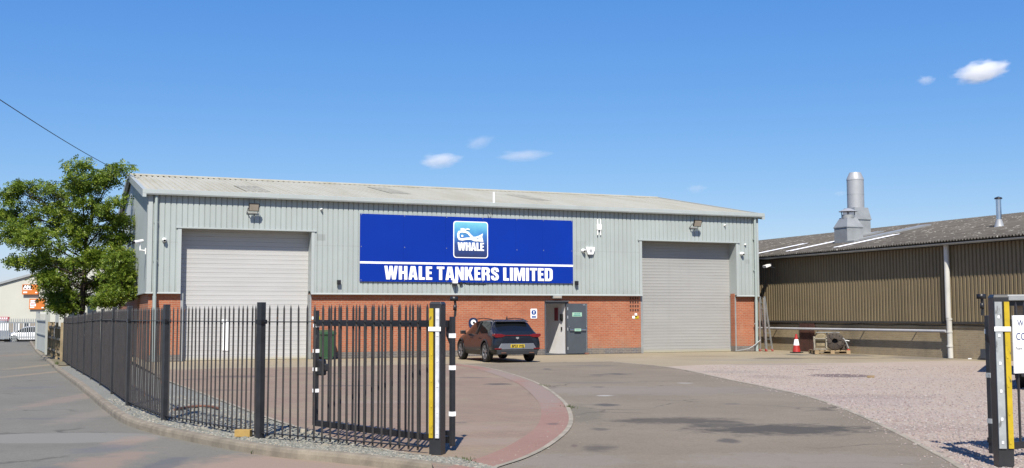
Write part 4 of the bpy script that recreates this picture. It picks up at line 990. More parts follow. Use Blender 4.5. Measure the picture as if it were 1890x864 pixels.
        for s in (-1, 1): b = B(); b.box(s*.52-.09, s*.52+.09, -2.255, -2.2, .325, .355); b.build('exhaust_trim', 'rusty_hose', t)
        b = B(); b.prism([(-.045, .88), (.045, .88), (.06, .84), (0, .80), (-.06, .84)], -2.232, -2.18); b.build('badge', 'galv_matt', t)
        b = B(); b.prism(rrect(-.26, .26, .515, .63, .012, 2), -2.246, -2.2); pl = b.build('number_plate', 'plate', t)
        if plate:
            text('plate_text', plate, .115, 'black2', face_mtx(-.225, -2.249, .532), pl, width=.45, ext=.001, bold=.004)
        # spoiler, roof rails, aerial, mirrors, handles
        b = B(); b.prism([(-1.75, 1.40), (-1.74, 1.43), (-1.42, 1.485), (-1.40, 1.44)], -.60, .60, 'YZ'); b.build('spoiler', 'black', t, bevel=.012)
        for s in (-1, 1):
            b = B(); b.tube([(s*.60, -1.42, 1.42), (s*.60, -1.28, 1.495), (s*.605, -.4, 1.53), (s*.60, .30, 1.50), (s*.595, .42, 1.455)], .017, 8); b.build('roof_rail', 'black', t)
            b = B(); b.obox((s*1.0, .74, 1.02), (1, 0, 0), (0, 1, 0), (0, 0, 1), .09, .07, .065); b.obox((s*.91, .76, .98), (1, 0, 0), (0, 1, 0), (0, 0, 1), .04, .03, .03); b.build('mirror', 'black', t, bevel=.02)
            for y in (-.72, .22):
                b = B(); b.box(min(s*.895, s*.93), max(s*.895, s*.93), y-.1, y+.1, .82, .845); b.build('door_handle', paint, t)
            b = B(); b.obox((s*.755, -.30, 1.20), (0, 1, 0), (s*.88, 0, .47), (-s*.42, 0, .9), .035, .012, .26); b.build('pillar', 'black', t)
        b = B(); b.prism([(-1.25, 1.47), (-1.10, 1.49), (-1.2, 1.60)], -.012, .012, 'YZ'); b.build('aerial_fin', 'black', t)
    else:
        for s in (-1, 1): b = B(); b.prism([(s*.55, .86), (s*.86, .90), (s*.86, .78), (s*.6, .76)], -2.23, -2.05); b.build('tail_lamp', 'tail_red', t)
        for s in (-1, 1): b = B(); b.prism([(s*.35, .62), (s*.66, .70), (s*.70, .60), (s*.38, .55)], 1.95, 2.16); b.build('headlight', 'galv', t)
    return out
c1 = thing('parked_car', 'dark blue grey crossover car parked nose first at the brick wall', 'car', (11.93, -4.02, 0), R(-1.5))
make_car(c1, 'paint_car', plate='BP23 WSJ')
c2 = thing('parked_car', 'white hatchback parked behind the palisade fence', 'car', (-4.55, 58.4, dip(59)-.12), R(88))
make_car(c2, 'paint_white', detail=False)
c3 = thing('parked_van', 'white topped grey van behind the palisade fence', 'van', (-7.3, 59.5, dip(59)-.12), R(5))
make_car(c3, 'paint_silver', van=True)
b = B(); b.box(-.84, .84, -2.31, -2.28, 1.15, 1.78); b.build('rear_panel', 'signwhite', c3)
pc = at(1866, 700, 24.5); c4 = thing('parked_car', 'dark maroon car mostly hidden behind the white gate notice', 'car', (18.50, -23.0, 0), R(-51.5))
make_car(c4, 'paint_maroon', plate=None)

# ------------------------------------------------------------------ railings
def picket(p, h, tip=.06, hw=.0105, z0=.03):
    b = B(); x, y, z = p; b.box(x-hw, x+hw, y-hw, y+hw, z+z0, z+h-tip)
    b.add([(x-hw, y-hw, z+h-tip), (x+hw, y-hw, z+h-tip), (x+hw, y+hw, z+h-tip), (x-hw, y+hw, z+h-tip), (x, y, z+h)], [(0, 1, 4), (1, 2, 4), (2, 3, 4), (3, 0, 4)])
    return b
FP = [(-1.775, -20.05), (-1.43, -23.35), (-.49, -26.55), (1.06, -29.05)]
far = [(-1.775+(-2.62+1.775)*k/8, -20.05+(6.7+20.05)*k/8) for k in range(1, 9)]
FPall = list(reversed(far))+FP
FN = thing('railing_fence', 'long run of black vertical bar railings with square posts beside the road', 'fence', (FP[1][0], FP[1][1], 0))
near_p = []; far_b = B()
for i in range(len(FPall)-1):
    a = Vector((*FPall[i], 0)); c = Vector((*FPall[i+1], 0)); L = (c-a).length; n = round(L/.147); nearbay = i >= len(FPall)-4
    for k in range(1, n):
        if i == len(FPall)-2 and k > n-1: continue
        p = a.lerp(c, k/n); p.z = dip(p.y)
        pk = picket(p, 1.80); bx_, by_ = random.gauss(0, .006), random.gauss(0, .006); pk.v = [(a_+bx_*math.sin(PI*min(1, max(0, (c_-p.z)/1.8))), b_+by_*math.sin(PI*min(1, max(0, (c_-p.z)/1.8))), c_) if .2 < c_-p.z < 1.9 else (a_, b_, c_) for a_, b_, c_ in pk.v]; tl_ = random.gauss(0, .008); pk.v = [(a_+tl_*(c_-p.z)/1.8, b_, c_) for a_, b_, c_ in pk.v]
        if nearbay: pk.build('picket', 'bar', FN, world=True)
        elif len(near_p) < 34 and i >= len(FPall)-6: near_p.append(1); pk.build('picket', 'bar', FN, world=True)
        else: far_b.add(pk.v, pk.f)
    for z, hw, hd in ((1.565, .006, .02), (.075, .006, .02)):
        b = B(); b.bar(a+Vector((0, 0, z+dip(a.y))), c+Vector((0, 0, z+dip(c.y))), .02, .006); b.build('rail', 'black', FN, world=True)
o = far_b.build('pickets', 'bar', FN, world=True); o['kind'] = 'stuff'
MT['postblack'] = mat('black_post_paint', (.038, .040, .045), .4, 0, .25, 5, 60, .15, chips=(11, .64, (.15, .15, .15)))
for i, p in enumerate(FPall[:-1]):
    z = dip(p[1]); big = i >= len(FPall)-5
    d = (Vector(FPall[min(i+1, len(FPall)-1)])-Vector(FPall[i])).normalized()
    b = B(); hw = .044 if big else .036
    b.obox((p[0], p[1], z+.88), (d.x, d.y, 0), (-d.y, d.x, 0), (0, 0, 1), hw, hw, .95); po = b.build('post', 'postblack', FN, world=True, bevel=.006)
    b = B(); b.obox((p[0]-.0, p[1]-.0, z+1.565), (d.x, d.y, 0), (-d.y, d.x, 0), (0, 0, 1), hw+.018, hw+.008, .028); o = b.build('bracket', 'black', po); o.location = -Vector(FN.location)

# gate posts with reflector strips
GD = Vector((.83, -.558, 0)).normalized(); GN = Vector((-.558, -.83, 0)).normalized()     # along the opening, towards the street
def gatepost(c, label, flip, hw, H, rz):
    t = thing('gate_post', label, 'gate post', (c[0], c[1], 0), rz, 'black gate posts with yellow and white strips')
    b = B(); b.box(-hw, hw, -hw, hw, -.1, H-.035); q = hw+.005
    b.add([(-q, -q, H-.035), (q, -q, H-.035), (q, q, H-.035), (-q, q, H-.035), (-q*.8, -q*.8, H), (q*.8, -q*.8, H), (q*.8, q*.8, H), (-q*.8, q*.8, H)], [(0, 3, 2, 1), (4, 5, 6, 7), (0, 1, 5, 4), (1, 2, 6, 5), (2, 3, 7, 6), (3, 0, 4, 7)]); b.build('post', 'postblack', t, bevel=.004)
    s = -1 if flip else 1
    def xr(a, b_): return (min(s*a, s*b_)*hw, max(s*a, s*b_)*hw)
    y0 = -hw-.017; y1 = -hw-.0015
    x0, x1 = xr(-.95, -.28); b = B(); b.box(x0, x1, y0, y1, .20, H-.08); ye = b.build('yellow_strip', 'yellow', t)
    x0, x1 = xr(.14, .76) if not flip else xr(.02, .94); b = B(); b.box(x0, x1, y0-.004, y1, .20, H-.08); wh = b.build('white_strip', 'greystrip' if flip else 'whitestrip', t)
    for z in (.25, .56, .86, 1.17, 1.48): b = B(); b.box(s*-.5*hw-.010, s*-.5*hw+.010, y0-.006, y0-.001, z, z+.026); b.build('bolt', 'signyellow', ye)
    for z in (.25, .50, .80, 1.1, 1.4, 1.6): b = B(); b.box(s*.5*hw-.011, s*.5*hw+.011, y0-.010, y0-.005, z, z+.03); b.build('bolt', 'signwhite', wh)
    x0, x1 = xr(-1.02, 1.1); b = B(); b.box(x0, x1, y0-.012, y0-.0105, 1.46, 1.51); b.build('tape_band', 'signwhite', t)
    return t
GPL = (1.145, -29.175); GPR = (6.455, -32.62)
gatepost(GPL, 'black gate post with clean yellow and white strips at the end of the railings', False, .075, 1.81, R(-41))
gatepost(GPR, 'taller black gate post with a scuffed grey strip, next to the white notice', True, .082, 1.86, R(-27))

def gate_leaf(h, d, label, name, L=3.05, extra=False, npk=20):
    """h hinge point, d direction of the leaf; leaf stands open on the ground"""
    d = Vector((d[0], d[1], 0)).normalized(); t = thing('gate_leaf', label, 'gate', (h[0], h[1], 0), math.atan2(d.y, d.x), 'open swing gate leaves')
    b = B(); b.box(-.028, .028, -.028, .028, .06, 1.63); st = b.build('hinge_stile', 'postblack', t, bevel=.005)
    b = B()
    for z in (.42, .98, 1.37) if not extra else (.40, .92, 1.42): b.box(-.031, .031, -.031, .031, z, z+.055)
    b.build('tape_band', 'signwhite' if not extra else 'greystrip', st)
    b = B(); b.box(L-.06, L, -.03, .03, .1, 1.72); st2 = b.build('lock_stile', 'postblack', t)
    b = B()
    for z in (.56, .86, 1.12, 1.48): b.box(L-.064, L+.004, -.034, .034, z, z+.05)
    b.build('tape_band', 'signwhite', st2)
    b = B(); b.box(.05, L-.06, -.03, .03, 1.50, 1.585); b.build('top_rail', 'black', t); b = B(); b.box(.05, L-.06, -.03, .03, .09, .17); b.build('bottom_rail', 'black', t)
    for k in range(2, npk):
        x = .05+(L-.11)*k/npk; pk = picket((x, 0, 0), 1.80, hw=.0105, z0=.1); pk.build('picket', 'bar', t)
    b = B(); b.box(L-.16, L+.06, -.1, .0, .80, 1.02); b.box(L-.24, L-.16, -.08, -.02, .86, .97); b.build('lock_box', 'postblack', t, bevel=.02)
    q = 1 if not extra else -.35
    b = B(); b.prism([(q*.03, 1.50), (q*.13, 1.50), (q*.13, 1.40), (q*.03, 1.24)], -.036, -.004); b.build('hinge', 'black', t)
    b = B(); b.box(min(q*.03, q*.12), max(q*.03, q*.12), -.03, .03, .18, .24); b.build('hinge', 'black', t)
    return t
gate_leaf((1.42, -28.93), (-.35, .94), 'open black swing gate leaf standing parallel behind the railings', 'l', L=3.05)
g2 = gate_leaf((6.83, -32.10), (1.0, .10), 'open black swing gate leaf carrying a white notice', 'r', L=3.05, extra=True)
# notice on the right leaf
dr = Vector((1.0, .10, 0)).normalized(); base = Vector((6.83, -32.10, 0)); nrm = Vector((dr.y, -dr.x, 0))
def onleaf(u, z, off=.05): q = base+dr*u+nrm*off; return Vector((q.x, q.y, z))
t = thing('gate_notice', 'white notice board with blue lettering fixed to a gate leaf', 'notice', tuple(onleaf(.36, .96)), math.atan2(dr.y, dr.x))
b = B(); b.box(0, 1.25, -.008, .008, 0, .67); b.build('board', 'signwhite', t)
for s_, sz_, z_, x_, mm in (('W', .105, .545, .07, 'letter_blue'), ('CO', .12, .385, .035, 'letter_blue'), ('New', .062, .27, .025, 'letter_grey')):
    text('lettering', s_, sz_, mm, face_mtx(x_, -.011, z_), t, ext=.001)

# hinge operator / sensors standing behind both posts
for (px, py, lab) in ((1.47, -28.88, 'small black beacon on a stalk beside the clean yellow and white post'), (6.80, -32.05, 'small dark beacon on a stalk beside the scuffed grey striped post')):
    t = thing('beacon', lab, 'beacon', (px, py, 1.63), 0, 'beacons on the gate hinge posts')
    b = B(); b.tube([(0, 0, 0), (.01, 0, .12), (0, 0, .2)], .016, 8); b.build('stalk', 'black', t); b = B(); b.obox((-.01, 0, .22), (1, .2, 0), (-.2, 1, 0), (0, 0, 1), .036, .034, .028); b.lathe([(0, .0), (.024, 0), (.02, .06), (0, .07)], (0, 0, .08), 'Z', 10); b.build('head', 'black', t)

# things lying in the gravel strip
q = gp(452, 806); dk = Vector((.80, -1, 0)).normalized()
t = B(); t.obox((q.x-.02, q.y, .05), (.88, -.47, 0), (.47, .88, 0), (0, 0, 1), .108, .06, .048); tag(t.build('brick', 'ybrick', bevel=.006), 'single yellow brick lying on the gravel by the kerb', 'brick')
pts = [gp(*a, z=.03) for a in [(322, 756), (340, 752.5), (360, 750), (378, 749.5), (392, 751), (404, 754)]]
b = B(); b.tube(spline([tuple(p) for p in pts], 4), .022, 6); tag(b.build('rusty_strip', 'rusty_hose'), 'curved rusty metal strip lying on the gravel behind the railings', 'metal strip')
rnd = random.Random(11); LBR = ['beside the yellow brick, furthest along the kerb', 'in the shadow of the gate leaf lock stile', 'between lock stile and first gate picket', 'behind the railings beside the gate leaf', 'at the foot of the last railing bay', 'at the foot of the bent railing post', 'on the kerb side of the rusty strip', 'below the first clear railing bay', 'near the timber fence end of the railings', 'touching the yellow brick', 'smaller one near the timber fence end']
bits = [(600, 822, .05), (560, 797, .09), (575, 800, .07), (590, 803, .06), (640, 826, .05), (300, 768, .04), (405, 792, .035), (238, 757, .05), (160, 690, .06), (433, 809, .04), (148, 690, .05)]
for k, (px, py, s) in enumerate(bits):
    p = gp(px, py, dip(gp(px, py).y)); b = B(); h = s*.5
    b.lathe([(0, 0), (s, 0.0), (s*.9, h*.7), (s*.45, h), (0, h)], (0, 0, 0), 'Z', 7, False)
    o = b.build('rubble_stone', 'stone'); o.location = p; o.rotation_euler = (0, 0, rnd.random()*6); o.scale = (1, rnd.uniform(.5, .9), 1)
    tag(o, 'pale rubble stone '+LBR[k], 'stone', 'rubble stones in the gravel strip')
# weed at the kerb
b = B(); q = gp(464, 838, -.118)
for k in range(14):
    a = rnd.uniform(0, 6.28); l = rnd.uniform(.03, .09); d = Vector((math.cos(a)*.4, math.sin(a)*.4, 1)).normalized()*l; s = Vector((-math.sin(a), math.cos(a), 0))*.006
    b.add([q-s, q+s, q+d], [(0, 1, 2)])
MT['weed'] = mat('dark_weed', (.09, .12, .035), .8)
for (px, py, n_, hgt, lab) in ((1050, 752, 40, .07, 'low green weeds in the joint of the curved edging nearest the oil stain'), (1003, 712, 26, .06, 'small weeds in the curved edging near the car'), (905, 672, 24, .07, 'small weeds in the concrete joint behind the car'), (105, 664, 60, .16, 'dry yellow grass tuft at the end of the railings'), (862, 850, 40, .05, 'sparse weeds in the gravel by the striped gate post')):
    q2 = gp(px, py); b2 = B()
    for k in range(n_):
        a = rnd.uniform(0, 6.28); r_ = rnd.random()*.22; l = rnd.uniform(.4, 1)*hgt; p0 = Vector((q2.x+math.cos(a)*r_*.5, q2.y+math.sin(a)*r_*1.5, dip(q2.y))); d = Vector((rnd.uniform(-.6, .6), rnd.uniform(-.6, .6), 1)).normalized()*l; sd_ = Vector((-math.sin(a), math.cos(a), 0))*.008
        b2.add([p0-sd_, p0+sd_, p0+d], [(0, 1, 2)])
    tag(b2.build('weed', 'weed'), lab, 'weed', 'weeds in the paving joints')
tag(b.build('weed', 'weed'), 'tiny weed growing in the road gutter against the kerb', 'weed')

# ------------------------------------------------------------------ brown industrial unit on the right
BX = 28.0; BY0, BY1 = -24., 26.
BR = thing('brown_shed', 'long brown ribbed shed with an old fibre cement roof and brick base', 'shed', (BX, 0, 0))
b = B(); clad_x(b, BY0, BY1, 1.36, 4.28, BX-.02, pitch=.18, groove=.042, depth=.045); b.build('wall_cladding', 'brown', BR, world=True)
b = B(); b.box(BX+.05, BX+.35, BY0, BY1, -.05, 1.30); b.box(BX+.02, BX+.05, BY0, BY1, 1.12, 1.19); b.build('brick_wall', 'oldbrick', BR, world=True)
b = B(); b.box(BX-.04, BX+.1, BY0, BY1, 1.28, 1.36); b.build('drip_trim', 'asbestos_edge', BR, world=True)
EX, EZ, RX, RZ2 = BX-.42, 4.37, BX+8.6, 6.12
def bz(x): return EZ+(RZ2-EZ)*(x-EX)/(RX-EX)
b = B(); vs = []; pit = .146; n = int((BY1-BY0)/(pit/6))
for i in range(n+1):
    y = BY0+i*pit/6; dz = .036*math.cos(2*PI*i/6)
    for x, z in ((EX, EZ), (RX, RZ2), (RX+9, EZ)): vs.append((x, y, z+dz))
b.add(vs, [(3*i+k, 3*i+3+k, 3*i+4+k, 3*i+1+k) for i in range(n) for k in (0, 1)], True); rf2 = b.build('roof', 'asb', BR, world=True)
md = rf2.modifiers.new('t', 'SOLIDIFY'); md.thickness = .012; md.offset = -1
b = B(); b.box(EX+.3, BX+.1, BY0, BY1, 4.20, 4.26); b.box(EX+.04, EX+.07, BY0, BY1, 4.22, 4.30); b.build('eaves_soffit', 'asbestos_edge', BR, world=True)
b = B()
pr = [(EX+.02+.075*math.cos(R(a)), 4.275+.07*math.sin(R(a))) for a in range(180, 361, 20)]
b.add([(x, y, z) for y in (BY0, BY1) for x, z in pr], [(i, i+1, i+11, i+10) for i in range(9)], True); o = b.build('gutter', 'galv_matt', BR, world=True)
def skylight(y, x0, x1, wd=.62):
    b = B(); vs = []
    for k in range(9):
        yy = y+wd*k/8
        for x in (x0, x1): vs.append((x, yy, bz(x)+.036+.012*math.cos(k*PI/2)))
    b.add(vs, [(2*i, 2*i+1, 2*i+3, 2*i+2) for i in range(8)]); o = b.build('skylight', 'whitepanel', rf2); o.location = -Vector(BR.location)
skylight(2.95, EX+.8, EX+4.0); skylight(.25, EX+.9, EX+4.2, .62); skylight(-3.3, EX+.8, EX+4.2)
b = B(); b.tube([(BX-.13, -9.82, 4.3), (BX-.13, -9.82, 1.5)], .10, 14); b.tube([(BX-.13, -9.82, 1.5), (BX-.10, -9.82, 1.35), (BX-.08, -9.82, 0)], .10, 14)
for z in (.95, 1.42, .42): b.tube([(BX-.10, -9.82, z), (BX-.10, -9.82, z+.06)], .118, 14)
b.build('downpipe', 'pale_pipe', BR, world=True)
b = B(); b.tube([(BX-.16, 20, 1.0), (BX-.16, -9.7, 1.0)], .055, 10)
for y in (-8, -5, -2, 1): b.box(BX-.12, BX+.05, y, y+.04, .96, .99)
b.build('horizontal_pipe', 'greypipe', BR, world=True)
b = B(); pts = [(BX+.0, y, 1.22+.025*math.sin(y*2.3)) for y in [k*.4-14 for k in range(40)]]; b.tube(pts, .012, 5); b.build('cable', 'black2', BR, world=True)
b = B(); b.box(BX-.04, BX+.0, -1.78, -.78, .0, 1.24); b.box(BX-.05, BX-.04, -1.5, -1.47, .1, 1.2); tag(b.build('rusty_sheet', 'rust'), 'rusty brown steel sheet against the brick base behind the traffic cone', 'steel sheet')
t = thing('bracket_light', 'pale lamp on a bracket near the corner of the brown shed', 'lamp', (BX-.04, 1.0, 3.9))
b = B(); b.obox((-.42, 0, .0), (.95, 0, .3), (0, 1, 0), (-.3, 0, .95), .16, .13, .05); b.build('head', 'white', t); b = B(); b.tube([(-.3, 0, -.03), (0, 0, -.08)], .022, 8); b.build('arm', 'galv_matt', t)
b = B(); b.box(BX-.12, BX-.02, -11.55, -11.3, .0, .38); b.box(BX-.14, BX-.12, -11.53, -11.32, .05, .33); tag(b.build('meter_box', 'dkgrey'), 'small dark box on the ground at the brick base beyond the pale downpipe', 'box')
# extract stacks
t = thing('extract_stack', 'tall galvanised round stack on a square base on the brown shed roof', 'ventilation stack', (32.75, .98, 5.22), 0, 'galvanised stacks on the brown shed roof')
b = B(); b.box(-.47, .47, -.47, .47, -.4, 1.0); b.build('base_box', 'galv_matt', t)
b = B(); b.add([(-.50, -.50, 1.0), (.50, -.50, 1.0), (.50, .50, 1.0), (-.50, .50, 1.0), (-.40, -.40, 1.55), (.40, -.40, 1.55), (.40, .40, 1.55), (-.40, .40, 1.55)], [(0, 3, 2, 1), (4, 5, 6, 7), (0, 1, 5, 4), (1, 2, 6, 5), (2, 3, 7, 6), (3, 0, 4, 7)]); b.box(-.51, .51, -.51, .51, .96, 1.0); b.build('hood', 'galv_matt', t)
b = B(); b.lathe([(.40, 1.5), (.40, 2.2), (.405, 2.2), (.405, 2.24), (.40, 2.24), (.40, 2.92)], (0, 0, 0), 'Z', 32); b.build('duct', 'stack', t)
b = B(); b.lathe([(.41, 2.9), (.41, 2.96), (.27, 3.28), (.25, 3.28), (.38, 2.96)], (0, 0, 0), 'Z', 32); b.build('nozzle', 'stack', t)
t = thing('extract_stack', 'short galvanised stack with a conical rain cap in front of the tall one', 'ventilation stack', (30.65, -.98, 5.0), 0, 'galvanised stacks on the brown shed roof')
b = B(); b.box(-.45, .45, -.45, .45, -.4, .62); b.build('base_box', 'galv_matt', t)
b = B(); b.box(-.48, .48, -.48, .48, .60, .64); b.add([(-.47, -.47, .64), (.47, -.47, .64), (.47, .47, .64), (-.47, .47, .64), (-.27, -.27, 1.07), (.27, -.27, 1.07), (.27, .27, 1.07), (-.27, .27, 1.07)], [(0, 3, 2, 1), (4, 5, 6, 7), (0, 1, 5, 4), (1, 2, 6, 5), (2, 3, 7, 6), (3, 0, 4, 7)]); b.build('hood', 'galv_matt', t)
b = B(); b.lathe([(.30, 1.05), (.30, 1.20), (.28, 1.20)], (0, 0, 0), 'Z', 24); b.build('collar', 'galv_matt', t)
b = B(); b.lathe([(0, 1.52), (.12, 1.50), (.42, 1.37), (.42, 1.355), (0, 1.40)], (0, 0, 0), 'Z', 24); b.build('rain_cap', 'stack', t)
for k in range(4):
    a = R(45+90*k); b = B(); b.bar((.28*math.cos(a), .28*math.sin(a), 1.15), (.30*math.cos(a), .30*math.sin(a), 1.40), .012); b.build('strut', 'black', t)
b = B()
for (x0, x1, y0, y1) in ((30.1, 34.6, -1.75, -1.60), (31.3, 33.6, .3, .4)):
    b.add([(x, y, bz(x)+dz) for x in (x0, x1) for y in (y0-.25, y1+.25) for dz in (.02, .10)], [(0, 1, 3, 2), (4, 6, 7, 5), (0, 4, 5, 1), (2, 3, 7, 6), (0, 2, 6, 4), (1, 5, 7, 3)])
tag(b.build('stack_flashing', 'galv_matt'), 'pale metal flashing on the old roof beside the stacks', 'flashing')
t = thing('flue', 'slim shiny flue pipe with a small cap on the old roof', 'flue', (31.0, -9.4, bz(31.0)))
b = B(); b.lathe([(.20, -.05), (.11, .28), (.11, .3)], (0, 0, 0), 'Z', 16); b.build('cone_base', 'stack', t)
b = B(); b.lathe([(.10, .25), (.10, 1.05), (.108, 1.05), (.108, 1.08)], (0, 0, 0), 'Z', 16); b.build('pipe', 'chrome', t)
b = B(); b.lathe([(0, 1.20), (.14, 1.15), (.15, 1.10), (0, 1.12)], (0, 0, 0), 'Z', 16); b.tube([(.08, 0, 1.05), (.08, 0, 1.12)], .012, 6); b.tube([(-.08, 0, 1.05), (-.08, 0, 1.12)], .012, 6); b.build('cap', 'black', t)

# outbuilding behind the right gate
OB = thing('brick_outbuilding', 'low tan brick outbuilding with a flat grey roof behind the maroon car', 'building', (20.9, -19.3, 0))
od = Vector((.66, -.75, 0)).normalized(); on = Vector((od.y, -od.x, 0))
b = B(); b.box(0.05, 6, .05, 4, 0, 2.0); wl_ = b.build('wall', 'tanbrick', OB); b = B(); b.box(-.2, 6.2, -.3, 4.2, 2.0, 2.16); b.build('roof', 'galv_matt', OB, bevel=.02); OB.rotation_euler = (0, 0, math.atan2(od.y, od.x))
b = B(); b.box(-.1, 6.1, -.18, .04, 1.86, 1.995); b.build('fascia', 'black', OB)

# ------------------------------------------------------------------ cone, pallet, machine, ladder
t = thing('traffic_cone', 'red and white traffic cone beside the rusty sheet', 'traffic cone', (26.5, -2.45, 0)); t.scale = (.86, .86, .80)
b = B(); b.box(-.24, .24, -.24, .24, 0, .05); b.build('base', 'black2', t, bevel=.01)
for z0, z1, m, nm in ((.05, .40, 'red', 'lower_band'), (.40, .72, 'signwhite', 'white_band'), (.72, 1.0, 'red', 'tip')):
    rr = lambda z: .20-.155*(z-.05)/.95
    b = B(); b.lathe([(rr(z0)+(.004 if m == 'signwhite' else 0), z0), (rr(z1)+(.004 if m == 'signwhite' else 0), z1)]+([(0, z1)] if nm == 'tip' else []), (0, 0, 0), 'Z', 24); b.build(nm, m, t)
prz = R(-24)
t = thing('pallet', 'wooden pallet carrying an old machine by the shed wall', 'pallet', (26.95, -4.05, 0), prz)
b = B()
for k in range(7): b.box(-.72+k*.215, -.72+k*.215+.16, -.55, .55, .135, .158)
b.build('deck', 'pallet', t)
b = B()
for y in (-.5, 0, .5):
    b.box(-.72, .73, y-.05, y+.05, .113, .134); b.box(-.72, .73, y-.05, y+.05, .0, .022)
    for x in (-.65, 0, .65): b.box(x-.08, x+.08, y-.05, y+.05, .023, .112)
b.build('runner', 'pallet', t)
t = thing('old_machine', 'oily gearbox with a tan cover and a dark round flange sitting on the pallet', 'machine', (26.92, -4.08, .16), R(-36)); t.scale = (.95, .95, .90)
b = B(); pr = [(-.62, .40), (-.60, .58), (-.52, .70), (-.36, .76), (-.20, .74), (-.12, .66), (-.10, .40)]
b.prism(pr, -.30, .34); b.box(-.56, -.14, -.22, .3, .16, .395); b.build('cover', 'tan_iron', t, bevel=.03)
b = B()
for x in (-.62, -.12):
    for y in (-.33, .30): b.box(x-.03, x+.03, y-.03, y+.03, 0, .62)
b.box(-.66, -.08, -.36, -.30, .50, .55); b.box(-.66, -.08, -.36, -.30, .02, .08); b.build('frame', 'stone', t)
b = B(); b.lathe([(.10, -.18), (.13, -.34), (.34, -.34), (.40, -.31), (.41, -.22), (.30, -.18), (.30, .1), (.24, .3), (0, .3)], (.24, 0, .41), 'Y', 30)
for k in range(14): a = 2*PI*k/14; b.lathe([(0, -.375), (.022, -.375), (.022, -.335)], (.24+.34*math.cos(a), 0, .41+.34*math.sin(a)), 'Y', 7)
for k in range(6): a = 2*PI*k/6+.3; b.obox((.24+.22*math.cos(a), -.345, .41+.22*math.sin(a)), (math.cos(a), 0, math.sin(a)), (-math.sin(a), 0, math.cos(a)), (0, 1, 0), .10, .02, .02)
b.build('flange', 'dark_iron', t)
b = B(); b.lathe([(0, -.16), (.10, -.17)], (.24, 0, .41), 'Y', 18); b.build('bore', 'black2', t)
b = B(); b.box(.45, .66, -.2, .2, .02, .42); b.box(.55, .78, -.12, .25, .02, .24); b.prism([(.4, .42), (.68, .42), (.5, .62)], -.16, .16); b.build('side_casing', 'dark_iron', t, bevel=.02)
b = B(); b.box(-.55, .46, -.18, .12, .80, .825); b.box(-.1, -.05, -.05, 0, .70, .80); b.box(.35, .40, -.05, 0, .62, .80); b.build('top_plate', 'galv_matt', t)
b = B(); b.tube([(.45, -.28, .62), (.62, -.32, .52), (.72, -.28, .34), (.80, -.3, .1)], .025, 8); b.build('hose', 'galv_matt', t); b = B(); b.tube([(.5, .05, .5), (.72, -.05, .44), (.86, -.1, .42)], .02, 8); b.build('lever', 'white', t)
b = B(); b.lathe([(0, 0), (.07, 0), (.06, .05), (0, .06)], (.80, -.30, 0), 'Z', 12); b.build('cap', 'red', t)
t = thing('step_ladder', 'aluminium step ladder with red feet standing at the warehouse corner', 'ladder', (26.52, -.22, 0), R(10))
apex = 2.45
def leg(p, q, nm):
    b = B(); b.bar(p, q, .022, .035); o = b.build(nm, 'galv', t); return o
for y in (-.17, .17):
    leg((.20, y*1.15, .03), (-.17, y*.8, apex), 'front_stile')
    leg((-.16, y*1.15, .03), (-.20, y*.8, apex*.97), 'rear_stile')
    for x in (.20, -.16):
        b = B(); b.box(x-.04, x+.05, y*1.15-.03, y*1.15+.03, 0, .10); b.build('foot', 'red', t, bevel=.01)
for k in range(1, 9):
    z = k*.27; f = (z-.03)/(apex-.03); x = .20-.37*f; yy = .17*(1.15-.35*f)
    b = B(); b.box(x-.035, x+.035, -yy, yy, z-.010, z+.010); b.build('tread', 'galv_matt', t)
# dead leaves / bits on the yard
for k, (px, py, s, m, lab) in enumerate([(1607, 697, .09, 'pallet', 'small tan scrap of debris on the pink gravel'), (1612, 653, .07, 'whitepanel', 'crumpled white wrapper by the shed wall'), (1790, 663, .06, 'whitepanel', 'white scrap of litter on the ground near the downpipe')]):
    p = gp(px, py); b = B(); b.obox((p.x, p.y, s*.3), (1, .3, 0), (-.3, 1, 0), (0, 0, 1), s, s*.6, s*.3); b.obox((p.x+s*.7, p.y+s*.3, s*.25), (1, -.5, .2), (.5, 1, 0), (-.2, 0, 1), s*.6, s*.4, s*.2)
    tag(b.build('litter', m), lab, 'litter')

# ------------------------------------------------------------------ left background
zb = dip(70)-.12
CW = thing('cream_building', 'cream clad industrial building with a tan brick base and pitched roof', 'building', (-7, 73.2, zb))
ud = RH.copy()     # its front faces the camera roughly square
def cwp(px, py, d=105, off=0): return at(px, py, d)-FH*off
ctr = at(57, 560, 105); 
CW.location = (ctr.x, ctr.y, zb); CW.rotation_euler = (0, 0, math.atan2(RH.y, RH.x))
def lx(px): return (px-57)/F*105
def lz(py): return CAM.z-(py-581)/F*105-zb
roofline = [(-260, 560), (0, 523), (57, 507), (90, 497), (160, 478), (330, 530)]
pts = [(lx(-260), lz(592))]+[(lx(330), lz(592))]+[(lx(p), lz(q)) for p, q in reversed(roofline)]
b = B(); b.prism(pts, 0, 20); b.build('wall_cladding', 'cream', CW)
b = B()
wins = [(-40, -28), (-10, 0), (25.5, 36), (44.5, 55), (76, 86)]
xx = lx(-260)
for (a, c) in wins:
    b.box(xx, lx(a), .1, .4, 0, lz(592)); b.box(lx(a), lx(c), .1, .4, 0, lz(612)); xx = lx(c)
b.box(xx, lx(330), .1, .4, 0, lz(592)); b.build('brick_wall', 'tanbrick', CW)
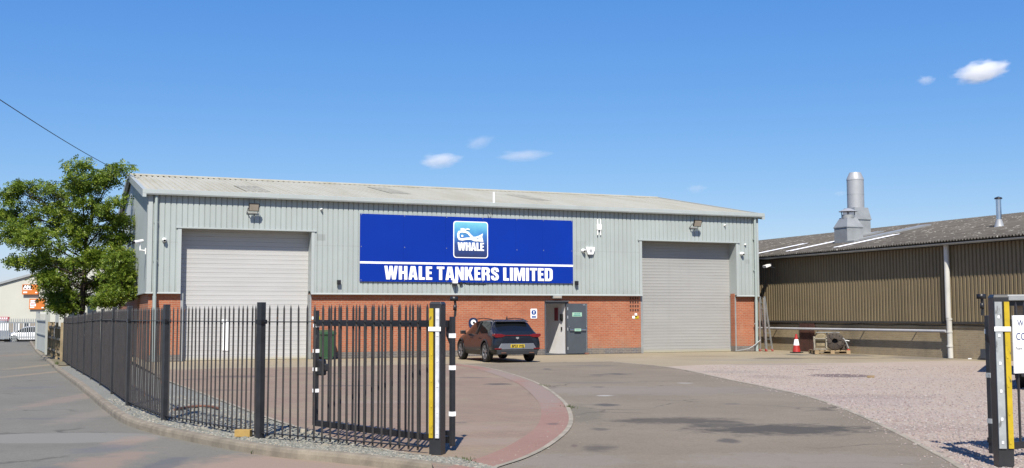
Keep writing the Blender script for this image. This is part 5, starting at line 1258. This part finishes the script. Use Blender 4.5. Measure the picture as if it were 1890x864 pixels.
for (a, c) in wins:
    b = B()
    for q in ((lx(a)-.03, lx(a)+.07), (lx(c)-.07, lx(c)+.03), ((lx(a)+lx(c))/2-.025, (lx(a)+lx(c))/2+.025)): b.box(q[0], q[1], .05, .16, lz(612), lz(592)-.01)
    b.box(lx(a)-.08, lx(c)+.08, .03, .16, lz(612)-.08, lz(612)); f_ = b.build('window', 'white', CW)
    b = B(); b.box(lx(a), lx(c), .2, .22, lz(612), lz(592)); b.build('pane', 'glass', f_)
b = B()
for (p, q), (p2, q2) in zip(roofline, roofline[1:]):
    a_, c_ = Vector((lx(p), 0, lz(q))), Vector((lx(p2), 0, lz(q2))); dd = (c_-a_).normalized(); nn = Vector((-dd.z, 0, dd.x))
    b.add([v+Vector((0, yy, 0)) for yy in (-.2, 20) for v in (a_+nn*.02, c_+nn*.02, c_+nn*.22, a_+nn*.22)], [(0, 1, 2, 3), (7, 6, 5, 4), (0, 4, 5, 1), (2, 6, 7, 3), (1, 5, 6, 2), (0, 3, 7, 4)])
b.build('roof', 'galv_matt', CW)
def bgsign(px0, px1, py0, py1, label, m, parts):
    o = CW.matrix_world if False else None
    base = at((px0+px1)/2, py1, 104.8); t = thing('wall_sign', label, 'sign', tuple(base), math.atan2(RH.y, RH.x), 'signs on the cream building')
    k = 104.8/F; wd = (px1-px0)*k; h = (py1-py0)*k
    b = B(); b.box(-wd/2, wd/2, -.04, .2, 0, h); b.build('board', m, t)
    for (u0, u1, v0, v1, mm, nm) in parts: b = B(); b.box(-wd/2+u0*wd, -wd/2+u1*wd, -.05, -.0405, v0*h, v1*h); b.build(nm, mm, t)
    return t, wd, h
t, wd, h = bgsign(41, 70, 525, 543.5, 'upper orange signboard with white letters on black', 'orange', [(.05, .62, .55, .92, 'black2', 'black_panel'), (.05, .62, .45, .50, 'signwhite', 'text_line'), (.08, .32, .14, .28, 'signwhite', 'text_line'), (.84, .96, .14, .24, 'signwhite', 'text_line')])
text('lettering', 'AFi', h*.40, 'signwhite', face_mtx(-wd/2+wd*.09, -.055, h*.60), t, width=wd*.48, ext=.002, bold=.03)
t, wd, h = bgsign(54, 82, 551.5, 571, 'lower orange signboard with a white block of red text', 'orange', [(.08, .40, .66, .88, 'signwhite', 'text_panel'), (.06, .44, .30, .62, 'signwhite', 'text_panel'), (.42, .62, .72, .88, 'black2', 'dark_panel'), (.06, .34, .14, .24, 'signwhite', 'text_line'), (.82, .96, .1, .2, 'signwhite', 'text_line')])
b = B()
for v in (.74, .42, .52): b.box(-wd/2+.09*wd, -wd/2+.38*wd, -.056, -.0505, v*h, (v+.05)*h)
b.build('red_text', 'signred', t)
t, wd, h = bgsign(-22, 17, 585, 592.5, 'red sign with two lines of white lettering above the brick base', 'signred', [])
for v in (.56, .14):
    for k in range(9):
        b = B(); b.box(-wd/2+(.05+k*.1)*wd, -wd/2+(.05+k*.1+.075)*wd, -.05, -.0405, v*h, (v+.26)*h); b.build('white_letter', 'signwhite', t)
# palisade gate across the road end
PF = thing('palisade_fence', 'pale galvanised palisade fence across the far end of the road', 'fence', tuple(gp(40, 627.5)), math.atan2(RH.y, RH.x))
k = 76/F
for i in range(-22, 12):
    x = i*4.1*k
    if x > 27*k: continue
    b = B(); b.prism([(x-.035, .06), (x+.035, .06), (x+.035, 1.40), (x, 1.50), (x-.035, 1.40)], -.012, .0); b.build('pale', 'palisade', PF)
for z in (.16, 1.15):
    b = B(); b.box(-22*4.1*k, 27*k, .002, .05, z, z+.07); b.build('rail', 'palisade', PF)
b = B(); b.box(26*k, 31*k, -.06, .1, -.3, 1.95); b.build('gate_post', 'palisade', PF); b = B(); b.box(-24*4.1*k, -23*4.1*k, -.06, .1, 0, 1.9); b.build('gate_post', 'palisade', PF)
# grey sheet fence and timber fence along the road
t = thing('sheet_fence', 'pale grey corrugated sheet fence between palisade and timber fence', 'fence', (-3.3, 15.8, dip(16)))
A0, A1 = Vector((-3.80, 24.5, 0)), Vector((-3.28, 15.8, 0))
b = B(); vs = []; n = 60
for i in range(n+1):
    p = A0.lerp(A1, i/n); o_ = .02*math.cos(i*PI)
    vs += [(p.x+o_, p.y, -.15), (p.x+o_, p.y, 1.45)]
b.add(vs, [(2*i, 2*i+2, 2*i+3, 2*i+1) for i in range(n)]); b.build('sheet', 'greysheet', t, world=True)
b = B(); b.bar(A0+Vector((-.03, 0, .72)), A1+Vector((-.03, 0, .72)), .03, .03); b.bar(A0+Vector((-.03, 0, 1.42)), A1+Vector((-.03, 0, 1.42)), .03, .03); b.build('rail', 'greysheet', t, world=True)
for p, hh in ((A1, 1.95), (A0, 1.8)): b = B(); b.box(p.x-.09, p.x+.11, p.y-.1, p.y+.1, -.2, hh); b.build('post', 'greysheet', t, world=True)
b = B()
for i in range(14): p = A0.lerp(A1, i/14); b.prism([(p.y-.03, 1.4), (p.y+.03, 1.4), (p.y+.03, 1.75), (p.y, 1.85), (p.y-.03, 1.75)], p.x+.10, p.x+.115, 'YZ')
b.build('pale', 'palisade', t, world=True)
t = thing('timber_fence', 'weathered timber board fence standing beyond the end of the black railings', 'fence', (-2.95, 9, dip(9)))
A0, A1 = Vector((-3.20, 14.5, 0)), Vector((-2.70, 6.9, 0)); rr_ = random.Random(4)
for i in range(46):
    p = A0.lerp(A1, i/46); hh = 1.30+rr_.uniform(-.06, .05)
    b = B(); b.obox((p.x+.05+rr_.uniform(-.01, .01), p.y, hh/2-.1), (0, 1, 0), (1, 0, 0), (0, 0, 1), .076, .011, hh/2); b.build('board', 'wood', t, world=True)
for z in (.15, .68, 1.15): b = B(); b.bar(A0+Vector((-.0, 0, z)), A1+Vector((-.0, 0, z)), .028, .045); b.build('rail', 'wood', t, world=True)
for f in (0, .33, .66, 1): p = A0.lerp(A1, f); b = B(); b.box(p.x-.06, p.x+.04, p.y-.05, p.y+.05, -.25, 1.38); b.build('post', 'wood', t, world=True)
# white unit seen under the tree
t = thing('white_cabin', 'pale cabin with a dark window strip behind the timber fence', 'cabin', (0.2, 30.5, 0))
t.rotation_euler = (0, 0, R(2))
b = B(); b.box(-2.9, 2.5, 0, 5, -.2, 2.9); b.build('wall', 'cream', t); b = B(); b.box(-3.05, 2.65, -.15, 5.1, 2.9, 3.02); b.build('roof', 'galv_matt', t)
for x in (-2.35, -1.3, .2): b = B(); b.box(x, x+.5, -.03, .02, 1.1, 2.5); o = b.build('window', 'glass', t); b = B(); b.box(x-.06, x+.56, -.045, -.031, 1.0, 1.1); b.build('sill', 'white', o)

# ------------------------------------------------------------------ trees
def leaf_mat():
    k = NT('tree_leaf'); g = k.n('ShaderNodeNewGeometry'); cr = k.n('ShaderNodeValToRGB'); k.t.links.new(g.outputs['Random Per Island'], cr.inputs[0])
    el = cr.color_ramp.elements; el[0].color = (.09, .17, .018, 1); el[1].color = (.50, .54, .085, 1)
    for p, c in ((.3, (.19, .30, .026, 1)), (.7, (.275, .39, .038, 1)), (.93, (.36, .45, .055, 1))): e = el.new(p); e.color = c
    lc = k.mix(1.0, cr.outputs[0], (.62, .62, .62), 'MULTIPLY'); k.col(lc, 1); k.rm(.5)
    tr = k.n('ShaderNodeBsdfTranslucent'); k.t.links.new(lc, tr.inputs[0]); mx = k.n('ShaderNodeMixShader'); mx.inputs[0].default_value = .42
    out = k.t.nodes['Material Output']; k.t.links.new(k.b.outputs[0], mx.inputs[1]); k.t.links.new(tr.outputs[0], mx.inputs[2]); k.t.links.new(mx.outputs[0], out.inputs[0])
    return k.m
MT['leaf'] = leaf_mat()
def limb(b, p, q, r0, r1, rnd, n=6, sag=.15):
    p, q = Vector(p), Vector(q); pts = []; rs = []
    for i in range(n+1):
        f = i/n; j = Vector((rnd.uniform(-1, 1), rnd.uniform(-1, 1), rnd.uniform(-.5, .5)))*(sag*math.sin(PI*f)*.5*(q-p).length*.25)
        pts.append(p.lerp(q, f)+j+Vector((0, 0, sag*(q-p).length*math.sin(PI*f)*.25))); rs.append(r0+(r1-r0)*f)
    b.tube(pts, rs, 7); return pts
def sprays(b, c, r, n, rnd, size=.16):
    """feathery compound leaves spread through a clump: each spray is a bent stem of paired leaflets"""
    for _ in range(n):
        u = Vector((rnd.gauss(0, 1), rnd.gauss(0, 1), rnd.gauss(0, 1))).normalized()*(rnd.random()**.45)
        p = Vector((c[0]+u.x*r[0], c[1]+u.y*r[1], c[2]+u.z*r[2]))
        d = Vector((u.x+rnd.uniform(-.7, .7), u.y+rnd.uniform(-.7, .7), rnd.uniform(-.75, .35)+u.z*.3)).normalized()
        L = size*rnd.uniform(.55, 1.75); side = d.cross(Vector((rnd.uniform(-1.1, 1.1), rnd.uniform(-1.1, 1.1), .8))).normalized(); nn = side.cross(d)
        for k in range(3):
            f = (k+.6)/3; q = p+d*(L*f)-Vector((0, 0, L*.25*f*f)); w = L*.46*(1-.3*f)
            for s in (-1, 1):
                e = q+side*(s*w)+d*(L*.12); v = nn*(rnd.uniform(-.03, .03))
                b.add([q, q+d*(L*.20)+side*(s*w*.45)+v, e+v, q-d*(L*.12)+side*(s*w*.5)], [(0, 1, 2, 3)])
def tree_at(name, label, trunk_xy, zg, lobes, dist, seed, n_scale=1., fork=2.6, depth=1.7, trunk_r=.16, size=.17):
    rnd = random.Random(seed); t = thing(name, label, 'tree', (trunk_xy[0], trunk_xy[1], zg))
    base = Vector((trunk_xy[0], trunk_xy[1], zg)); tb = B(); lb = B()
    d0 = (base-CAM).dot(FH); cs = []
    for (px, py, rx, ry) in lobes:
        dd = d0+rnd.uniform(-depth, depth)*.75; c = CAM+ray(px, py)*(dd/ray(px, py).dot(FH)); k = dd/F; cs.append((c, rx*k, ry*k))
    top = base+Vector((.05, 0, fork)); mid = base+Vector((.15, .1, fork*1.9))
    pts = limb(tb, base-Vector((0, 0, .1)), top, trunk_r, trunk_r*.75, rnd, 6, .06); pts2 = limb(tb, top, mid, trunk_r*.7, trunk_r*.35, rnd, 6, .1)
    for (c, rx, ry) in cs:
        f = max(0.1, min(1, (c.z-base.z)/6.0)); st = top.lerp(mid, max(0, min(1, (c.z-base.z-fork*1.15)/(fork*1.3))))
        pp = limb(tb, st, c, trunk_r*.26, .014, rnd, 6, .2)
        for j in range(5):
            u = Vector((rnd.uniform(-1, 1), rnd.uniform(-1, 1), rnd.uniform(-.6, .9))); e = c+Vector((u.x*rx*.8, u.y*rx*.8, u.z*ry*.7)); limb(tb, pp[rnd.randrange(2, 6)], e, .022, .006, rnd, 4, .15)
        nsub = max(12, int(rx*ry*25*n_scale))
        for _ in range(nsub):
            u = Vector((rnd.gauss(0, 1), rnd.gauss(0, 1), rnd.gauss(0, 1))).normalized()*(rnd.random()**.38)
            cc = (c.x+u.x*rx, c.y+u.y*rx*1.1, c.z+u.z*ry); rr = rnd.choice((.16, .22, .30, .45))*rnd.uniform(.8, 1.15)
            sprays(lb, cc, (rr*1.35, rr*1.35, rr*.55), int(46*rnd.uniform(.7, 1.3)), rnd, size)
    tb.build('trunk', 'bark', t, world=True); lb.build('crown', 'leaf', t, world=True)
    return t
LOB = [(150, 325, 40, 26), (205, 318, 30, 22), (108, 352, 46, 26), (40, 355, 34, 22), (175, 365, 52, 30), (20, 392, 34, 26), (80, 400, 58, 28), (150, 405, 40, 24), (215, 400, 28, 26),
       (22, 428, 30, 20), (70, 445, 48, 22), (140, 445, 50, 24), (205, 440, 34, 24), (55, 482, 34, 18), (105, 480, 46, 22), (165, 478, 40, 20), (215, 470, 24, 18),
       (92, 512, 24, 18), (125, 515, 36, 20), (185, 520, 26, 14), (104, 546, 20, 15), (134, 548, 24, 14), (218, 500, 20, 16), (116, 566, 18, 9), (228, 528, 14, 10)]
tree_at('tree', 'feathery green tree standing between the road and the warehouse gable', (-2.0, 7.4), -.15, LOB, 47, 21)
LOB2 = [(222, 478, 16, 14), (230, 505, 14, 14), (215, 530, 18, 14), (236, 535, 10, 12), (205, 548, 16, 10), (190, 556, 14, 8)]
tree_at('sapling', 'smaller dark leafy sapling close against the warehouse gable', (-.75, 4.2), -.12, LOB2, 45, 5, n_scale=1.2, fork=1.6, depth=.5, trunk_r=.06, size=.13)

# ------------------------------------------------------------------ clouds far beyond, small volumes of vapour
def cloud_mat(name, dens, sc_):
    m = bpy.data.materials.new(name); m.use_nodes = True; t = m.node_tree; t.nodes.clear()
    out = t.nodes.new('ShaderNodeOutputMaterial'); pv = t.nodes.new('ShaderNodeVolumePrincipled'); t.links.new(pv.outputs[0], out.inputs['Volume'])
    pv.inputs['Color'].default_value = (1, 1, 1, 1); pv.inputs['Anisotropy'].default_value = .0
    tc = t.nodes.new('ShaderNodeTexCoord'); ln = t.nodes.new('ShaderNodeVectorMath'); ln.operation = 'LENGTH'; t.links.new(tc.outputs['Object'], ln.inputs[0])
    nz = t.nodes.new('ShaderNodeTexNoise'); t.links.new(tc.outputs['Object'], nz.inputs['Vector']); nz.inputs['Scale'].default_value = sc_; nz.inputs['Detail'].default_value = 4
    mr = t.nodes.new('ShaderNodeMapRange'); t.links.new(ln.outputs['Value'], mr.inputs[0]); mr.inputs[1].default_value = .25; mr.inputs[2].default_value = 1.; mr.inputs[3].default_value = .62; mr.inputs[4].default_value = -.12
    ad = t.nodes.new('ShaderNodeMath'); ad.operation = 'ADD'; t.links.new(mr.outputs[0], ad.inputs[0]); t.links.new(nz.outputs['Fac'], ad.inputs[1])
    m2 = t.nodes.new('ShaderNodeMapRange'); m2.clamp = True; t.links.new(ad.outputs[0], m2.inputs[0]); m2.inputs[1].default_value = .58; m2.inputs[2].default_value = 1.0; m2.inputs[3].default_value = 0; m2.inputs[4].default_value = dens
    t.links.new(m2.outputs[0], pv.inputs['Density'])
    return m
MT['cloud_dense'] = cloud_mat('cloud_vapour_dense', .075, 2.6); MT['cloud_thin'] = cloud_mat('cloud_vapour_thin', .034, 2.0); MT['cloud_faint'] = cloud_mat('cloud_vapour_faint', .014, 2.)
D = 1600
for (px, py, rx, ry, tilt, m, lab) in [(1812, 132, 52, 19, 10, 'cloud_dense', 'brightest and largest white cloud'), (1709, 148, 17, 9, 0, 'cloud_thin', 'small round cloud close to the largest one'),
        (812, 296, 40, 14, 4, 'cloud_thin', 'white puffy cloud, lowest of the three above the signboard'), (884, 263, 28, 12, 14, 'cloud_faint', 'faint curled cloud, highest of the three above the signboard'), (965, 287, 52, 10, 2, 'cloud_faint', 'long thin flat cloud, widest of the three above the signboard'),
        (1285, 348, 20, 8, 0, 'cloud_faint', 'faint pale wisp just above the warehouse roof over the grey shutter'), (1550, 357, 14, 5, 0, 'cloud_faint', 'tiny wisp of cloud beside the tall round stack')]:
    c = at(px, py, D); k = D/F; me = bpy.data.meshes.new('cloud'); bm = bmesh.new(); bmesh.ops.create_icosphere(bm, subdivisions=4, radius=1); bm.to_mesh(me); bm.free()
    me.materials.append(MT[m]); o = bpy.data.objects.new('cloud', me); COL.objects.link(o); o.location = c; o.rotation_euler = (0, R(-tilt), YAW); o.scale = (rx*k*1.25, rx*k*.8, ry*k*1.35)
    tag(o, lab, 'cloud', 'small clouds in the blue sky')
bpy.context.view_layer.update()
def split_pieces(o, gap=.03):
    """separate pieces of one mesh become parts of their own"""
    me = o.data; n = len(me.vertices); par = list(range(n))
    def find(i):
        while par[i] != i: par[i] = par[par[i]]; i = par[i]
        return i
    for e in me.edges: par[find(e.vertices[0])] = find(e.vertices[1])
    isl = {}
    for i in range(n): isl.setdefault(find(i), []).append(i)
    boxes = []
    for k, vs in isl.items():
        cs = [me.vertices[i].co for i in vs]; boxes.append([[min(c[a] for c in cs)-gap/2 for a in range(3)], [max(c[a] for c in cs)+gap/2 for a in range(3)], [k]])
    merged = True
    while merged:
        merged = False
        for i in range(len(boxes)):
            for j in range(i+1, len(boxes)):
                A, C = boxes[i], boxes[j]
                if all(A[0][a] <= C[1][a] and C[0][a] <= A[1][a] for a in range(3)):
                    boxes[i] = [[min(A[0][a], C[0][a]) for a in range(3)], [max(A[1][a], C[1][a]) for a in range(3)], A[2]+C[2]]; boxes.pop(j); merged = True; break
            if merged: break
    if len(boxes) < 2: return
    grp = {}
    for gi, bx in enumerate(boxes):
        for k in bx[2]:
            for i in isl[k]: grp[i] = gi
    base = o.name.split('.')[0]
    for gi in range(len(boxes)):
        mp = {}; vv = []; ff = []; sm = []
        for p in me.polygons:
            if grp[p.vertices[0]] != gi: continue
            f = []
            for vi in p.vertices:
                if vi not in mp: mp[vi] = len(vv); vv.append(tuple(me.vertices[vi].co))
                f.append(mp[vi])
            ff.append(f); sm.append(p.use_smooth)
        m2 = bpy.data.meshes.new(base); m2.from_pydata(vv, [], ff)
        for m in me.materials: m2.materials.append(m)
        for p, q in zip(m2.polygons, sm): p.use_smooth = q
        c = o.copy(); c.data = m2; COL.objects.link(c)
    bpy.data.objects.remove(o)
for o in list(bpy.data.objects):
    if o.type == 'MESH' and not o.children and o.name.split('.')[0] in ('door_flashing', 'corner_trim', 'rooflight', 'plinth', 'hinge', 'brick_side_wall', 'verge_trim', 'door_jamb', 'drip_flashing', 'eaves_soffit', 'tape_band', 'gable_cladding', 'runner', 'rail', 'text_line', 'head'):
        split_pieces(o)
bpy.context.view_layer.update()
